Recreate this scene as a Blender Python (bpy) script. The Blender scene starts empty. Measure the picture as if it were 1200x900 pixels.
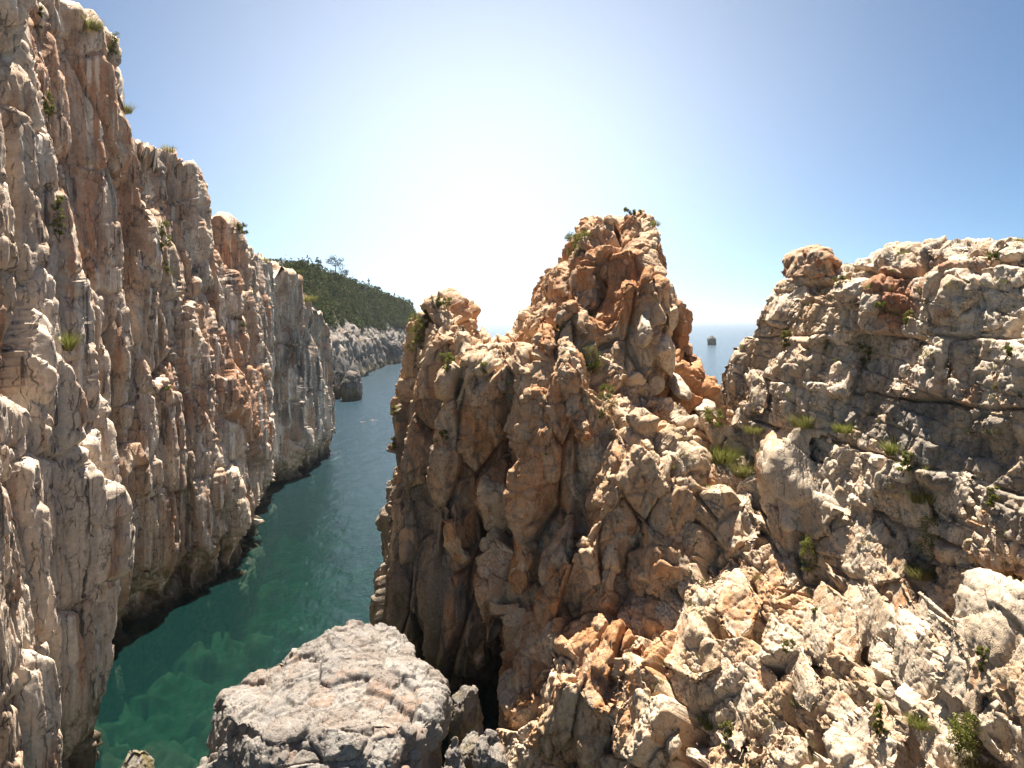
import bpy, math, random
import numpy as np
from mathutils import Vector, Matrix
from mathutils.bvhtree import BVHTree

random.seed(7)
S = bpy.context.scene
COL = S.collection
R = math.radians

# ------------------------------------------------------------------ camera, sky, sun, exposure
F, CX, HY, EYE = 782.0, 600.0, 375.0, 20.0        # focal length in photo pixels, horizon row, eye height over the sea
camd = bpy.data.cameras.new('camera'); cam = bpy.data.objects.new('camera', camd); COL.objects.link(cam); S.camera = cam
cam.location = (0, 0, EYE); cam.rotation_euler = (math.pi / 2, 0, 0)
camd.sensor_width = 36; camd.lens = 36 * F / 1200; camd.shift_y = -75 / 1200
camd.clip_start = 0.1; camd.clip_end = 60000

SUN_EL, SUN_AZ = 70.0, 0.0
W = bpy.data.worlds.new('World'); S.world = W; W.use_nodes = True
wt = W.node_tree; wn = wt.nodes; wl = wt.links
sky = wn.new('ShaderNodeTexSky'); sky.sky_type = 'NISHITA'; sky.sun_disc = False
sky.sun_elevation = R(SUN_EL); sky.sun_rotation = R(SUN_AZ)
sky.air_density = 0.6; sky.dust_density = 0.15; sky.ozone_density = 4.0; sky.altitude = 0
bg = wn['Background']; bg.inputs[1].default_value = 0.05
# sea haze lit from the sun's side: a soft whitening of the low sky under the sun
tc = wn.new('ShaderNodeTexCoord'); dot = wn.new('ShaderNodeVectorMath'); dot.operation = 'DOT_PRODUCT'
nrm = wn.new('ShaderNodeVectorMath'); nrm.operation = 'NORMALIZE'
wl.new(tc.outputs['Generated'], nrm.inputs[0]); wl.new(nrm.outputs[0], dot.inputs[0])
gd = Vector((math.sin(R(-2)) * math.cos(R(11)), math.cos(R(-2)) * math.cos(R(11)), math.sin(R(11))))
dot.inputs[1].default_value = gd
def wmath(op, a, b=None):
    m = wn.new('ShaderNodeMath'); m.operation = op
    for i, x in enumerate((a, b)):
        if x is None: continue
        if isinstance(x, (int, float)): m.inputs[i].default_value = x
        else: wl.new(x, m.inputs[i])
    return m.outputs[0]
g1 = wmath('EXPONENT', wmath('MULTIPLY', wmath('SUBTRACT', dot.outputs['Value'], 1.0), 10.5))
g2 = wmath('MULTIPLY', g1, 4.7)
gl = wn.new('ShaderNodeVectorMath'); gl.operation = 'SCALE'; gl.inputs[0].default_value = (1.0, 1.0, .94)
wl.new(g2, gl.inputs['Scale'])
ad = wn.new('ShaderNodeVectorMath'); ad.operation = 'ADD'
tint = wn.new('ShaderNodeVectorMath'); tint.operation = 'MULTIPLY'; tint.inputs[1].default_value = (.565, .715, .74)
wl.new(sky.outputs[0], tint.inputs[0]); wl.new(tint.outputs[0], ad.inputs[0]); wl.new(gl.outputs[0], ad.inputs[1])
wl.new(ad.outputs[0], bg.inputs[0])

sd = bpy.data.lights.new('sun', 'SUN'); sd.energy = 5.0; sd.angle = R(0.5); sd.color = (1.0, 0.94, 0.85)
so = bpy.data.objects.new('sun', sd); COL.objects.link(so); so.location = (0, 0, 80)
sv = Vector((math.sin(R(SUN_AZ)) * math.cos(R(SUN_EL)), math.cos(R(SUN_AZ)) * math.cos(R(SUN_EL)), math.sin(R(SUN_EL))))
so.rotation_euler = sv.to_track_quat('Z', 'Y').to_euler()
S.view_settings.view_transform = 'Standard'; S.view_settings.look = 'None'; S.view_settings.gamma = 1
S.view_settings.exposure = 1.78
S.cycles.max_bounces = 8; S.cycles.diffuse_bounces = 6; S.cycles.transparent_max_bounces = 12

def P(px, py, Y):
    """world point at distance Y that the photograph shows at (px, py)"""
    return Vector(((px - CX) / F * Y, Y, EYE - (py - HY) / F * Y))

# ------------------------------------------------------------------ numpy noise
def _hash(ix, iy, iz, seed):
    h = (ix.astype(np.uint32) * np.uint32(374761393) + iy.astype(np.uint32) * np.uint32(668265263)
         + iz.astype(np.uint32) * np.uint32(2147483647 - 5554) + np.uint32((seed * 974634777 + 12345) & 0xffffffff))
    h ^= h >> np.uint32(13); h *= np.uint32(1274126177); h ^= h >> np.uint32(16); h *= np.uint32(2246822519); h ^= h >> np.uint32(15)
    return h
def _re(h, k):
    h = h * np.uint32(2654435761) + np.uint32(k * 40503 + 77)
    h ^= h >> np.uint32(15); h *= np.uint32(2246822519); h ^= h >> np.uint32(13)
    return (h & np.uint32(0xffff)).astype(np.float32) / np.float32(65535)
def vnoise(p, seed=0):
    p = p.astype(np.float32); i = np.floor(p).astype(np.int32); f = p - i
    u = f * f * f * (f * (f * 6 - 15) + 10)
    out = 0
    for dx in (0, 1):
        wx = u[:, 0] if dx else 1 - u[:, 0]
        for dy in (0, 1):
            wy = wx * (u[:, 1] if dy else 1 - u[:, 1])
            for dz in (0, 1):
                h = _hash(i[:, 0] + dx, i[:, 1] + dy, i[:, 2] + dz, seed)
                out = out + wy * (u[:, 2] if dz else 1 - u[:, 2]) * ((h & np.uint32(0xffff)).astype(np.float32) / np.float32(32767.5) - 1)
    return out
def fbm(p, oct=4, seed=0, gain=.5):
    a, s, out = 1.0, 1.0, 0
    for k in range(oct):
        out = out + a * vnoise(p * s + k * 17.3, seed + k); a *= gain; s *= 2.03
    return out
def voro(q, seed):
    n = len(q); q = q.astype(np.float32); i = np.floor(q).astype(np.int32); f = q - i
    d1 = np.full(n, 1e9, np.float32); d2 = d1.copy(); cid = np.zeros(n, np.uint32); rv = np.zeros((n, 3), np.float32)
    for dx in (-1, 0, 1):
        for dy in (-1, 0, 1):
            for dz in (-1, 0, 1):
                h = _hash(i[:, 0] + dx, i[:, 1] + dy, i[:, 2] + dz, seed)
                rx = dx + (h & np.uint32(1023)).astype(np.float32) / 1023 - f[:, 0]
                ry = dy + ((h >> np.uint32(10)) & np.uint32(1023)).astype(np.float32) / 1023 - f[:, 1]
                rz = dz + ((h >> np.uint32(20)) & np.uint32(1023)).astype(np.float32) / 1023 - f[:, 2]
                d = rx * rx + ry * ry + rz * rz
                m = d < d1
                d2 = np.where(m, d1, np.minimum(d2, d)); d1 = np.where(m, d, d1); cid = np.where(m, h, cid)
                rv[m, 0] = rx[m]; rv[m, 1] = ry[m]; rv[m, 2] = rz[m]
    return np.sqrt(d1), np.sqrt(d2), cid, rv
def bricks(q, seed):
    """squared blocks in courses: like voro(), but the cells are boxes of uneven courses whose joints run straight"""
    k = np.floor(q[:, 2]).astype(np.int32); z = np.zeros_like(k)
    h = _hash(k, z, z + 5, seed); x = q[:, 0] + _re(h, 1) * 3; y = q[:, 1] + _re(h, 2) * 3
    x = x + .22 * np.sin(x * 3.9 + _re(h, 3) * 6); i = np.floor(x).astype(np.int32); j = np.floor(y).astype(np.int32)
    rv = np.stack([i + .5 - x, j + .5 - y, k + .5 - q[:, 2]], 1).astype(np.float32)
    e = .5 - np.abs(rv).max(1)
    return e * 0, e * 1.4, _hash(i, j, k, seed + 9), rv
def rot(ax, ay, az):
    return np.array(Matrix.Rotation(R(az), 3, 'Z') @ Matrix.Rotation(R(ay), 3, 'Y') @ Matrix.Rotation(R(ax), 3, 'X'), np.float32)
def facet(p, size, M=None, seed=0, amp=1., step=.25, groove=.1, gw=.06, warp=.1, freq=.55, chop=.9, brick=False):
    """jointed rock: every cell of a stretched Voronoi grid is a broken block face, tangent to a slow noise field and chopped by two more
    random planes, so faces meet at crisp edges; a small random step and a narrow joint part the cells. returns displacement, cell id"""
    size = np.array(size, np.float32)
    q = ((p @ M if M is not None else p) / size).astype(np.float32)
    if warp:
        w = np.stack([vnoise(q * 1.3 + 5.1, seed + 31), vnoise(q * 1.3 + 9.7, seed + 32), vnoise(q * 1.3 + 2.2, seed + 33)], 1)
        q = q + w * warp
    d1, d2, cid, rv = bricks(q, seed) if brick else voro(q, seed)
    u, first, inv = np.unique(cid, return_index=True, return_inverse=True)
    qc = (q + rv)[first]; e = .15
    n0 = vnoise(qc * freq, seed + 40); G = np.stack([vnoise((qc + np.eye(3, dtype=np.float32)[k] * e) * freq, seed + 40) - n0 for k in range(3)], 1) / e
    T = np.clip((G[inv] * -rv).sum(1), -1.2, 1.2)
    for k in (0, 3):
        g = np.stack([_re(u, 12 + k), _re(u, 13 + k), _re(u, 14 + k)], 1) * 2 - 1; o = .04 + .3 * _re(u, 15 + k)
        T = np.minimum(T, o[inv] + 1.6 * chop * (g[inv] * -rv).sum(1))
    d = amp * (n0[inv] + np.maximum(T, -1.3) + step * (_re(u, 1)[inv] - .5)) - groove * np.exp(-((d2 - d1) / gw) ** 2)
    return d.astype(np.float32), cid

# ------------------------------------------------------------------ mesh tools
def quads_normals(v, q):
    a = v[q[:, 2]] - v[q[:, 0]]; b = v[q[:, 3]] - v[q[:, 1]]
    fn = np.cross(a, b)
    n = np.zeros_like(v)
    for k in range(3):
        acc = 0
        for c in range(4): acc = acc + np.bincount(q[:, c], fn[:, k], len(v))
        n[:, k] = acc
    return n / np.maximum(np.linalg.norm(n, axis=1, keepdims=True), 1e-9), fn
def smooth(v, q, it, lam=.6):
    e = np.concatenate([q[:, [0, 1]], q[:, [1, 2]], q[:, [2, 3]], q[:, [3, 0]]])
    deg = np.bincount(e.ravel(), minlength=len(v)).astype(float)[:, None]
    for _ in range(it):
        s = np.stack([np.bincount(e[:, 0], v[e[:, 1], k], len(v)) + np.bincount(e[:, 1], v[e[:, 0], k], len(v)) for k in range(3)], 1)
        v = v + lam * (s / np.maximum(deg, 1) - v)
    return v
def subdiv(v, q):
    n = len(v)
    e = np.concatenate([q[:, [0, 1]], q[:, [1, 2]], q[:, [2, 3]], q[:, [3, 0]]]); e.sort(axis=1)
    key = e[:, 0].astype(np.int64) * n + e[:, 1]
    u, inv = np.unique(key, return_inverse=True)
    a, b = u // n, u % n
    em = (v[a] + v[b]) / 2; fc = v[q].mean(1)
    m = len(q); E = inv.reshape(4, m).T + n; C = np.arange(m) + n + len(u)
    nq = np.concatenate([np.stack([q[:, 0], E[:, 0], C, E[:, 3]], 1), np.stack([E[:, 0], q[:, 1], E[:, 1], C], 1),
                         np.stack([C, E[:, 1], q[:, 2], E[:, 2]], 1), np.stack([E[:, 3], C, E[:, 2], q[:, 3]], 1)])
    return np.concatenate([v, em, fc]), nq
def compact(v, q, attrs=None):
    used = np.unique(q); mp = np.full(len(v), -1, np.int64); mp[used] = np.arange(len(used))
    return v[used], mp[q], ({k: a[used] for k, a in attrs.items()} if attrs else {})
def grid_quads(nu, nv):
    i = np.arange((nu - 1) * (nv - 1)); r, c = i // (nu - 1), i % (nu - 1); a = r * nu + c
    return np.stack([a, a + 1, a + nu + 1, a + nu], 1)
def make_mesh(name, v, f, attrs=None, shade=True):
    """f: (n,3) or (n,4) index array"""
    me = bpy.data.meshes.new(name); f = np.asarray(f); k = f.shape[1]
    me.vertices.add(len(v)); me.vertices.foreach_set('co', np.ascontiguousarray(v, np.float32).ravel())
    me.loops.add(f.size); me.loops.foreach_set('vertex_index', np.ascontiguousarray(f, np.int32).ravel())
    me.polygons.add(len(f)); me.polygons.foreach_set('loop_start', np.arange(0, f.size, k, dtype=np.int32))
    me.update(calc_edges=True)
    me.polygons.foreach_set('use_smooth', np.full(len(f), shade))
    for n_, a in (attrs or {}).items():
        at = me.attributes.new(n_, 'FLOAT', 'POINT'); at.data.foreach_set('value', np.ascontiguousarray(a, np.float32))
    return me
def link(name, me, mat, parent=None, loc=None):
    o = bpy.data.objects.new(name, me); COL.objects.link(o)
    if mat is not None and me is not None and not me.materials: me.materials.append(mat)
    if parent is not None: o.parent = parent
    if loc is not None: o.location = loc
    return o
def tag(o, label=None, cat=None, group=None, kind=None):
    for k, x in (('label', label), ('category', cat), ('group', group), ('kind', kind)):
        if x: o[k] = x
    return o

def voxel_union(parts, vox, it):
    """parts: list of (verts, faces) closed shells -> one watertight quad skin of their union, softened"""
    V, Fc, n = [], [], 0
    for v, f in parts:
        V += [tuple(x) for x in v]; Fc += [tuple(i + n for i in ff) for ff in f]; n += len(v)
    me = bpy.data.meshes.new('tmp'); me.from_pydata(V, [], Fc); me.update()
    o = bpy.data.objects.new('tmp', me); COL.objects.link(o)
    md = o.modifiers.new('r', 'REMESH'); md.mode = 'VOXEL'; md.voxel_size = vox; md.adaptivity = 0
    ev = o.evaluated_get(bpy.context.evaluated_depsgraph_get()); m2 = ev.to_mesh()
    v = np.empty(len(m2.vertices) * 3, np.float32); m2.vertices.foreach_get('co', v); v = v.reshape(-1, 3).astype(float)
    npoly = len(m2.polygons); tot = np.empty(npoly, np.int32); m2.polygons.foreach_get('loop_total', tot)
    li = np.empty(len(m2.loops), np.int32); m2.loops.foreach_get('vertex_index', li)
    st = np.empty(npoly, np.int32); m2.polygons.foreach_get('loop_start', st)
    ok = tot == 4; q = li[st[ok][:, None] + np.arange(4)].astype(np.int64)
    ev.to_mesh_clear(); bpy.data.objects.remove(o); bpy.data.meshes.remove(me)
    return smooth(v, q, it), q

def hull(points):
    import bmesh
    bm = bmesh.new()
    for p in points: bm.verts.new(p)
    r = bmesh.ops.convex_hull(bm, input=bm.verts)
    dead = [g for g in r['geom_interior'] if isinstance(g, bmesh.types.BMVert)] + [g for g in r['geom_unused'] if isinstance(g, bmesh.types.BMVert)]
    bmesh.ops.delete(bm, geom=list(set(dead)), context='VERTS')
    bm.verts.index_update()
    v = [x.co.copy() for x in bm.verts]; f = [[x.index for x in fc.verts] for fc in bm.faces]
    bm.free(); return v, f

def slab(poly, yf, yb, inset=.82, bow=0.0, push=None):
    """a rock mass: an outline at distance yf that runs back to yb; the front face is smaller than the waist, so its sides slope"""
    ym = yf + (yb - yf) * .45
    mid = [P(x, y, ym) for x, y in poly]
    c = sum(mid, Vector()) / len(mid)
    rings = [[Vector((c.x + (p.x - c.x) * inset, yf, c.z + (p.z - c.z) * inset)) for p in mid], mid,
             [Vector((p.x, yb, p.z)) for p in mid]]
    n = len(poly); v = sum(rings, []); f = []
    for r in range(2):
        for i in range(n):
            j = (i + 1) % n; f.append((r * n + i, r * n + j, (r + 1) * n + j, (r + 1) * n + i))
    f.append(tuple(range(n))[::-1]); f.append(tuple(range(2 * n, 3 * n)))
    return v, f

# ------------------------------------------------------------------ materials
class NT:
    def __init__(s, name):
        s.m = bpy.data.materials.new(name); s.m.use_nodes = True; s.t = s.m.node_tree; s.n = s.t.nodes; s.l = s.t.links
        s.n.clear(); s.out = s.n.new('ShaderNodeOutputMaterial')
    def new(s, t, **kw):
        n = s.n.new(t)
        for k, x in kw.items(): setattr(n, k, x)
        return n
    def put(s, sock, x):
        if isinstance(x, bpy.types.NodeSocket): s.l.new(x, sock)
        elif isinstance(x, tuple) and len(x) == 3 and sock.type == 'RGBA': sock.default_value = (*x, 1)
        else: sock.default_value = x
    def math(s, op, a, b=0.0, clamp=False):
        n = s.new('ShaderNodeMath', operation=op, use_clamp=clamp); s.put(n.inputs[0], a); s.put(n.inputs[1], b); return n.outputs[0]
    def mix(s, f, a, b, mode='MIX'):
        n = s.new('ShaderNodeMix', data_type='RGBA', blend_type=mode); s.put(n.inputs[0], f); s.put(n.inputs[6], a); s.put(n.inputs[7], b); return n.outputs[2]
    def ramp(s, x, a, b):
        n = s.new('ShaderNodeMapRange'); n.interpolation_type = 'SMOOTHSTEP'; s.put(n.inputs[0], x); n.inputs[1].default_value = a; n.inputs[2].default_value = b; return n.outputs[0]
    def pos(s): return s.new('ShaderNodeNewGeometry').outputs['Position']
    def scale(s, v, k, loc=(0, 0, 0)):
        n = s.new('ShaderNodeMapping'); s.put(n.inputs[0], v); n.inputs['Location'].default_value = loc; n.inputs['Scale'].default_value = k if isinstance(k, tuple) else (k, k, k); return n.outputs[0]
    def noise(s, v, sc, det=5, rough=.6, dist=0.):
        n = s.new('ShaderNodeTexNoise'); s.put(n.inputs['Vector'], v); n.inputs['Scale'].default_value = sc; n.inputs['Detail'].default_value = det; n.inputs['Roughness'].default_value = rough; n.inputs['Distortion'].default_value = dist; return n.outputs[0]
    def attr(s, name): return s.new('ShaderNodeAttribute', attribute_name=name).outputs['Fac']

def rock_mat(name, pale, tan, rust, grey, k=1.0, wet=True, streak=.5, bump=1.0, vert=.16, ribs=0., cz=.5):
    """limestone: pale and tan mottling, iron stain where 'rust' says so, grey weathering films that run down (painted shade too, low on the headland), wet dark foot at the sea.
    k = size of the finest grain in 1/m relative to a rock at 30 m"""
    t = NT(name); p = t.pos()
    n1 = t.noise(p, .35, 6, .62); n2 = t.noise(p, 1.9 * k, 6, .65, .4); n3 = t.noise(p, 9 * k, 5, .7)
    tone = t.attr('tone'); ru = t.attr('rust'); gr = t.attr('grey')
    c = t.mix(t.ramp(t.math('ADD', t.math('MULTIPLY', n1, .6), t.math('ADD', t.math('MULTIPLY', n2, .55), t.math('MULTIPLY', tone, .35))), .55, .95), tan, pale)
    f = t.math('ADD', ru, t.math('MULTIPLY', t.math('SUBTRACT', n2, .5), 1.5))
    c = t.mix(t.math('MULTIPLY', t.ramp(f, .25, .95), .85), c, rust)
    sv_ = t.scale(p, (1.0, 1.0, vert)); s1 = t.noise(sv_, 1.1 * k, 6, .65, .3)
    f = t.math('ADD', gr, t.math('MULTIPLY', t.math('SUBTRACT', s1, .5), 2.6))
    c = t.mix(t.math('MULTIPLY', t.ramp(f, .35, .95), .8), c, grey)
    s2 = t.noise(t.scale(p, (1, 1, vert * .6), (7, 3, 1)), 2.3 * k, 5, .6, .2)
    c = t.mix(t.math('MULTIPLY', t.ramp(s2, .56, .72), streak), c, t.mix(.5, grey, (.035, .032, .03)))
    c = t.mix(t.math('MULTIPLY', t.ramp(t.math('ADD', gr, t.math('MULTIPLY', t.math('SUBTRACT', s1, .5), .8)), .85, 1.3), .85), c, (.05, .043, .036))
    if ribs:
        r1 = t.noise(t.scale(p, (1, 1, .05), (3, 8, 2)), 1.5, 5, .6, .25); r2 = t.noise(t.scale(p, (1, 1, .045), (13, 5, 7)), 1.9, 5, .62, .25); r3 = t.noise(t.scale(p, (1, 1, .12), (4, 15, 1)), .9, 5, .62, .3)
        c = t.mix(t.math('MULTIPLY', t.ramp(r3, .54, .66), ribs * .8), c, rust)
        c = t.mix(t.math('MULTIPLY', t.ramp(r1, .53, .66), ribs), c, (.75, .63, .49))
        c = t.mix(t.math('MULTIPLY', t.ramp(r2, .57, .68), ribs), c, (.075, .06, .05))
    lich = t.noise(p, 5.5 * k, 4, .6, .8)
    c = t.mix(t.math('MULTIPLY', t.ramp(lich, .60, .70), .45), c, (.42, .39, .35))
    pw = t.new('ShaderNodeVectorMath', operation='ADD'); t.put(pw.inputs[0], t.scale(p, (1, 1, cz)))
    nz = t.new('ShaderNodeTexNoise'); t.put(nz.inputs['Vector'], p); nz.inputs['Scale'].default_value = 2.5 * k; nz.inputs['Detail'].default_value = 3
    ns = t.new('ShaderNodeVectorMath', operation='SCALE'); t.l.new(nz.outputs['Color'], ns.inputs[0]); ns.inputs['Scale'].default_value = (.6 if cz > .3 else .28) / k; t.l.new(ns.outputs[0], pw.inputs[1])
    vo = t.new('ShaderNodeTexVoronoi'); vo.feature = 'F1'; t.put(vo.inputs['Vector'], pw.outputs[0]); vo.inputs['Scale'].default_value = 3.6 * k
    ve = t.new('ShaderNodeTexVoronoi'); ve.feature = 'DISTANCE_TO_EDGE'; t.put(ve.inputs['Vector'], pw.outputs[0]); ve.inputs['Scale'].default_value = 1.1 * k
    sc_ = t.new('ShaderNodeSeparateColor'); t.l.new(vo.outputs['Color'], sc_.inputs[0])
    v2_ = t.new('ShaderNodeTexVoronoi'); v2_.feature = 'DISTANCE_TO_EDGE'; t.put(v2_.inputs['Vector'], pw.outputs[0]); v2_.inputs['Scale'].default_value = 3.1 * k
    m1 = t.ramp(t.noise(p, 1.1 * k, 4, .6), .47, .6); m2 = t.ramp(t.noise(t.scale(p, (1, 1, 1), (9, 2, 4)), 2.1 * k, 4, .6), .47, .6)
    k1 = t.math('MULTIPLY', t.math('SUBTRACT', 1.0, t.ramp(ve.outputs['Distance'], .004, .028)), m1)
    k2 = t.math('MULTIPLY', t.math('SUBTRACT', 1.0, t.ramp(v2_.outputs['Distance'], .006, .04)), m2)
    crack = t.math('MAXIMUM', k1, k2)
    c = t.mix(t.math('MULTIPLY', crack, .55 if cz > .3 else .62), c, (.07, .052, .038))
    v = t.math('ADD', .45, t.math('MULTIPLY', n3, 1.1))
    vv = t.new('ShaderNodeVectorMath', operation='SCALE'); t.put(vv.inputs[0], c); t.put(vv.inputs['Scale'], v); c = vv.outputs[0]
    rough = .9
    if wet:
        z = t.new('ShaderNodeSeparateXYZ'); t.put(z.inputs[0], p)
        zz = t.math('ADD', z.outputs[2], t.math('MULTIPLY', t.math('SUBTRACT', n1, .5), 3.0))
        c = t.mix(t.math('MULTIPLY', t.math('SUBTRACT', 1.0, t.ramp(zz, 1.6, 4.2)), t.ramp(n2, .4, .6)), c, (.17, .135, .06))
        wf = t.math('SUBTRACT', 1.0, t.ramp(zz, .3, 2.2))
        c = t.mix(t.math('MULTIPLY', wf, .85), c, (.035, .028, .016))
    b = t.new('ShaderNodeBsdfPrincipled'); t.put(b.inputs['Base Color'], c); b.inputs['Roughness'].default_value = rough
    b.inputs['Specular IOR Level'].default_value = .25
    h = t.math('ADD', t.math('MULTIPLY', t.noise(p, 7 * k, 8, .75, .2), .5), t.math('MULTIPLY', t.noise(t.scale(p, (1, 1, .3)), 14 * k, 4, .7), .25))
    h = t.math('ADD', h, t.math('MULTIPLY', sc_.outputs[0], .16)); h = t.math('SUBTRACT', h, t.math('MULTIPLY', crack, .55))
    bp = t.new('ShaderNodeBump'); bp.inputs['Strength'].default_value = .8 * bump; bp.inputs['Distance'].default_value = .13 / k; t.put(bp.inputs['Height'], h)
    t.l.new(bp.outputs[0], b.inputs['Normal']); t.l.new(b.outputs[0], t.out.inputs[0])
    return t.m

PALE, TAN, RUST, GREY = (.62, .50, .37), (.47, .32, .19), (.40, .17, .06), (.22, .19, .155)
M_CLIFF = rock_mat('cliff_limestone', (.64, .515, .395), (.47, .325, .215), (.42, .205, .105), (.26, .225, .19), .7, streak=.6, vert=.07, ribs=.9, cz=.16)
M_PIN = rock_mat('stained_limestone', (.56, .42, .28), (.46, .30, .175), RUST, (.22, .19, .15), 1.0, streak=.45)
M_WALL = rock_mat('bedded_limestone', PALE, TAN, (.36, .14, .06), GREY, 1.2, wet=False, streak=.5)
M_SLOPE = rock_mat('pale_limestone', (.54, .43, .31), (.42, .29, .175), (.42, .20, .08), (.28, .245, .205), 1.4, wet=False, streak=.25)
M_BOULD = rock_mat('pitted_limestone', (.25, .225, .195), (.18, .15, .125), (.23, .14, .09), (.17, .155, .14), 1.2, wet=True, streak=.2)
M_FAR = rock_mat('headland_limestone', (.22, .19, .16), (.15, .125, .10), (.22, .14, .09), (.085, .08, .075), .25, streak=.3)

def leaf_mat(name, a, b, dry=None, trans=.35):
    t = NT(name); p = t.pos(); n = t.noise(p, 3.0, 3, .6)
    oi = t.new('ShaderNodeObjectInfo').outputs['Random']
    c = t.mix(t.ramp(n, .3, .7), a, b)
    tn = t.attr('tone')
    if dry: c = t.mix(t.ramp(tn, .5, .85), c, dry)
    d = t.new('ShaderNodeBsdfDiffuse'); t.put(d.inputs[0], c)
    tr = t.new('ShaderNodeBsdfTranslucent'); t.put(tr.inputs[0], t.mix(.5, c, (.16, .2, .03)))
    m = t.new('ShaderNodeMixShader'); m.inputs[0].default_value = trans; t.l.new(d.outputs[0], m.inputs[1]); t.l.new(tr.outputs[0], m.inputs[2])
    t.l.new(m.outputs[0], t.out.inputs[0]); return t.m
M_SHRUB = leaf_mat('shrub_leaf', (.05, .062, .018), (.11, .12, .035), (.2, .16, .06))
M_GREEN = leaf_mat('fresh_leaf', (.085, .10, .022), (.17, .175, .04), (.28, .23, .10))
M_DRY = leaf_mat('dry_grass', (.17, .14, .06), (.12, .12, .035), (.30, .23, .12))
M_TREE = leaf_mat('maquis_leaf', (.016, .032, .014), (.045, .066, .028), (.10, .085, .05), .12)
def plain(name, c, rough=.8):
    t = NT(name); n = t.noise(t.pos(), 6, 4, .6)
    b = t.new('ShaderNodeBsdfPrincipled'); t.put(b.inputs['Base Color'], t.mix(n, c, tuple(x * .6 for x in c))); b.inputs['Roughness'].default_value = rough
    t.l.new(b.outputs[0], t.out.inputs[0]); return t.m
M_BARK = plain('bark', (.12, .085, .055))
M_SKIN = plain('skin', (.45, .27, .19), .5)
M_HAIR = plain('dark_hair', (.03, .02, .015), .5)
M_RED = plain('red_cloth', (.5, .05, .05))

# ------------------------------------------------------------------ rock skin: displace, colour, split into blocks
def rust_grey(v, seed, rust0, grey0):
    n = fbm(v / 5.0, 3, seed); m = fbm(v / 4.0 + 40, 3, seed + 5)
    return np.clip(rust0 + n * .28, 0, 1), np.clip(grey0 + m * .3, 0, 1)
def displace(v, n, layers, fine):
    """layers: list of dicts for facet(); the first one also names the blocks"""
    d = np.zeros(len(v), np.float32); ids = None
    for i, L in enumerate(layers):
        L = dict(L); w = L.pop('mask', None)
        dd, c = facet(v, **L)
        if w is not None: dd = dd * w(v)
        d += dd
        if i == 0: ids = c
        if i == 1: sec = c
    d += fine * (fbm(v / (fine * 6), 4, 91, .6) * .6 + (1 - np.abs(fbm(v / (fine * 22), 3, 57))) * .4)
    return v + n * d[:, None], ids, sec
def relax(v, q, it=5, lim=2.6):
    """ease the vertices along steps where the skin got stretched, so that no comb of long thin faces is left"""
    e = np.concatenate([q[:, [0, 1]], q[:, [1, 2]], q[:, [2, 3]], q[:, [3, 0]]])
    ln = np.linalg.norm(v[e[:, 0]] - v[e[:, 1]], axis=1); n = len(v)
    loc = np.median(ln); bad = ln > lim * loc
    m = np.zeros(n, bool); m[e[bad].ravel()] = True
    es = e[m[e[:, 0]] | m[e[:, 1]]]; deg = np.maximum(np.bincount(es.ravel(), minlength=n), 1)[:, None]
    bd = np.sort(e, axis=1); key = bd[:, 0].astype(np.int64) * n + bd[:, 1]; u, c = np.unique(key, return_counts=True); b = u[c == 1]; m[b // n] = False; m[b % n] = False
    v = v.copy()
    for _ in range(it):
        sm = np.stack([np.bincount(es[:, 0], v[es[:, 1], k], n) + np.bincount(es[:, 1], v[es[:, 0], k], n) for k in range(3)], 1) / deg
        v[m] += .55 * (sm[m] - v[m])
    return v
def in_view(v, m=.35):
    px = CX + v[:, 0] / np.maximum(v[:, 1], .1) * F; py = HY - (v[:, 2] - EYE) / np.maximum(v[:, 1], .1) * F
    return (v[:, 1] > 1) & (px > -1200 * m) & (px < 1200 * (1 + m)) & (py > -900 * m) & (py < 900 * (1 + m))
BVH = {}
def split_blocks(root, name, v, q, ids, attrs, mat, limit=230, least=60):
    fid = ids[q[:, 0]]
    u, inv, cnt = np.unique(fid, return_inverse=True, return_counts=True)
    order = np.argsort(-cnt); keep = [k for k in order[:limit] if cnt[k] >= least]
    srt = np.argsort(inv, kind='stable'); start = np.concatenate([[0], np.cumsum(cnt)])
    used = np.zeros(len(q), bool)
    for k in keep:
        fi = srt[start[k]:start[k + 1]]; used[fi] = True
        vv, qq, aa = compact(v, q[fi], attrs); c = vv.mean(0)
        link(name, make_mesh(name, vv - c, qq, aa), mat, root, tuple(c))
    rest = q[~used]
    if len(rest):
        vv, qq, aa = compact(v, rest, attrs)
        o = link(name + '_fragments', make_mesh(name + '_fragments', vv, qq, aa), mat, root); o['kind'] = 'stuff'
    return len(keep)

def rock_attrs(v, ids, sec, seed, rust0, grey0, zones=()):
    ru, gr = rust_grey(v, seed, rust0, grey0)
    ru = np.clip(ru + (_re(ids, 8) - .5) * .4 + (_re(sec, 9) - .5) * .5, 0, 1); gr = np.clip(gr + (_re(sec, 11) - .5) * .6, 0, 1)
    tone = np.clip(.5 + (_re(ids, 7) - .5) * .6 + (_re(sec, 6) - .5) * .8, 0, 1)
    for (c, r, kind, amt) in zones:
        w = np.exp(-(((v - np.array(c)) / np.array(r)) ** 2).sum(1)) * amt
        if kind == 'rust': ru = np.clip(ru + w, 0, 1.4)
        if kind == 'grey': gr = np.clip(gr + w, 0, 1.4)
        if kind == 'pale': ru = np.clip(ru - w, 0, 1); gr = np.clip(gr - w, 0, 1); tone = np.clip(tone + w, 0, 1.5)
    return {'tone': tone, 'rust': ru, 'grey': gr}

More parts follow.
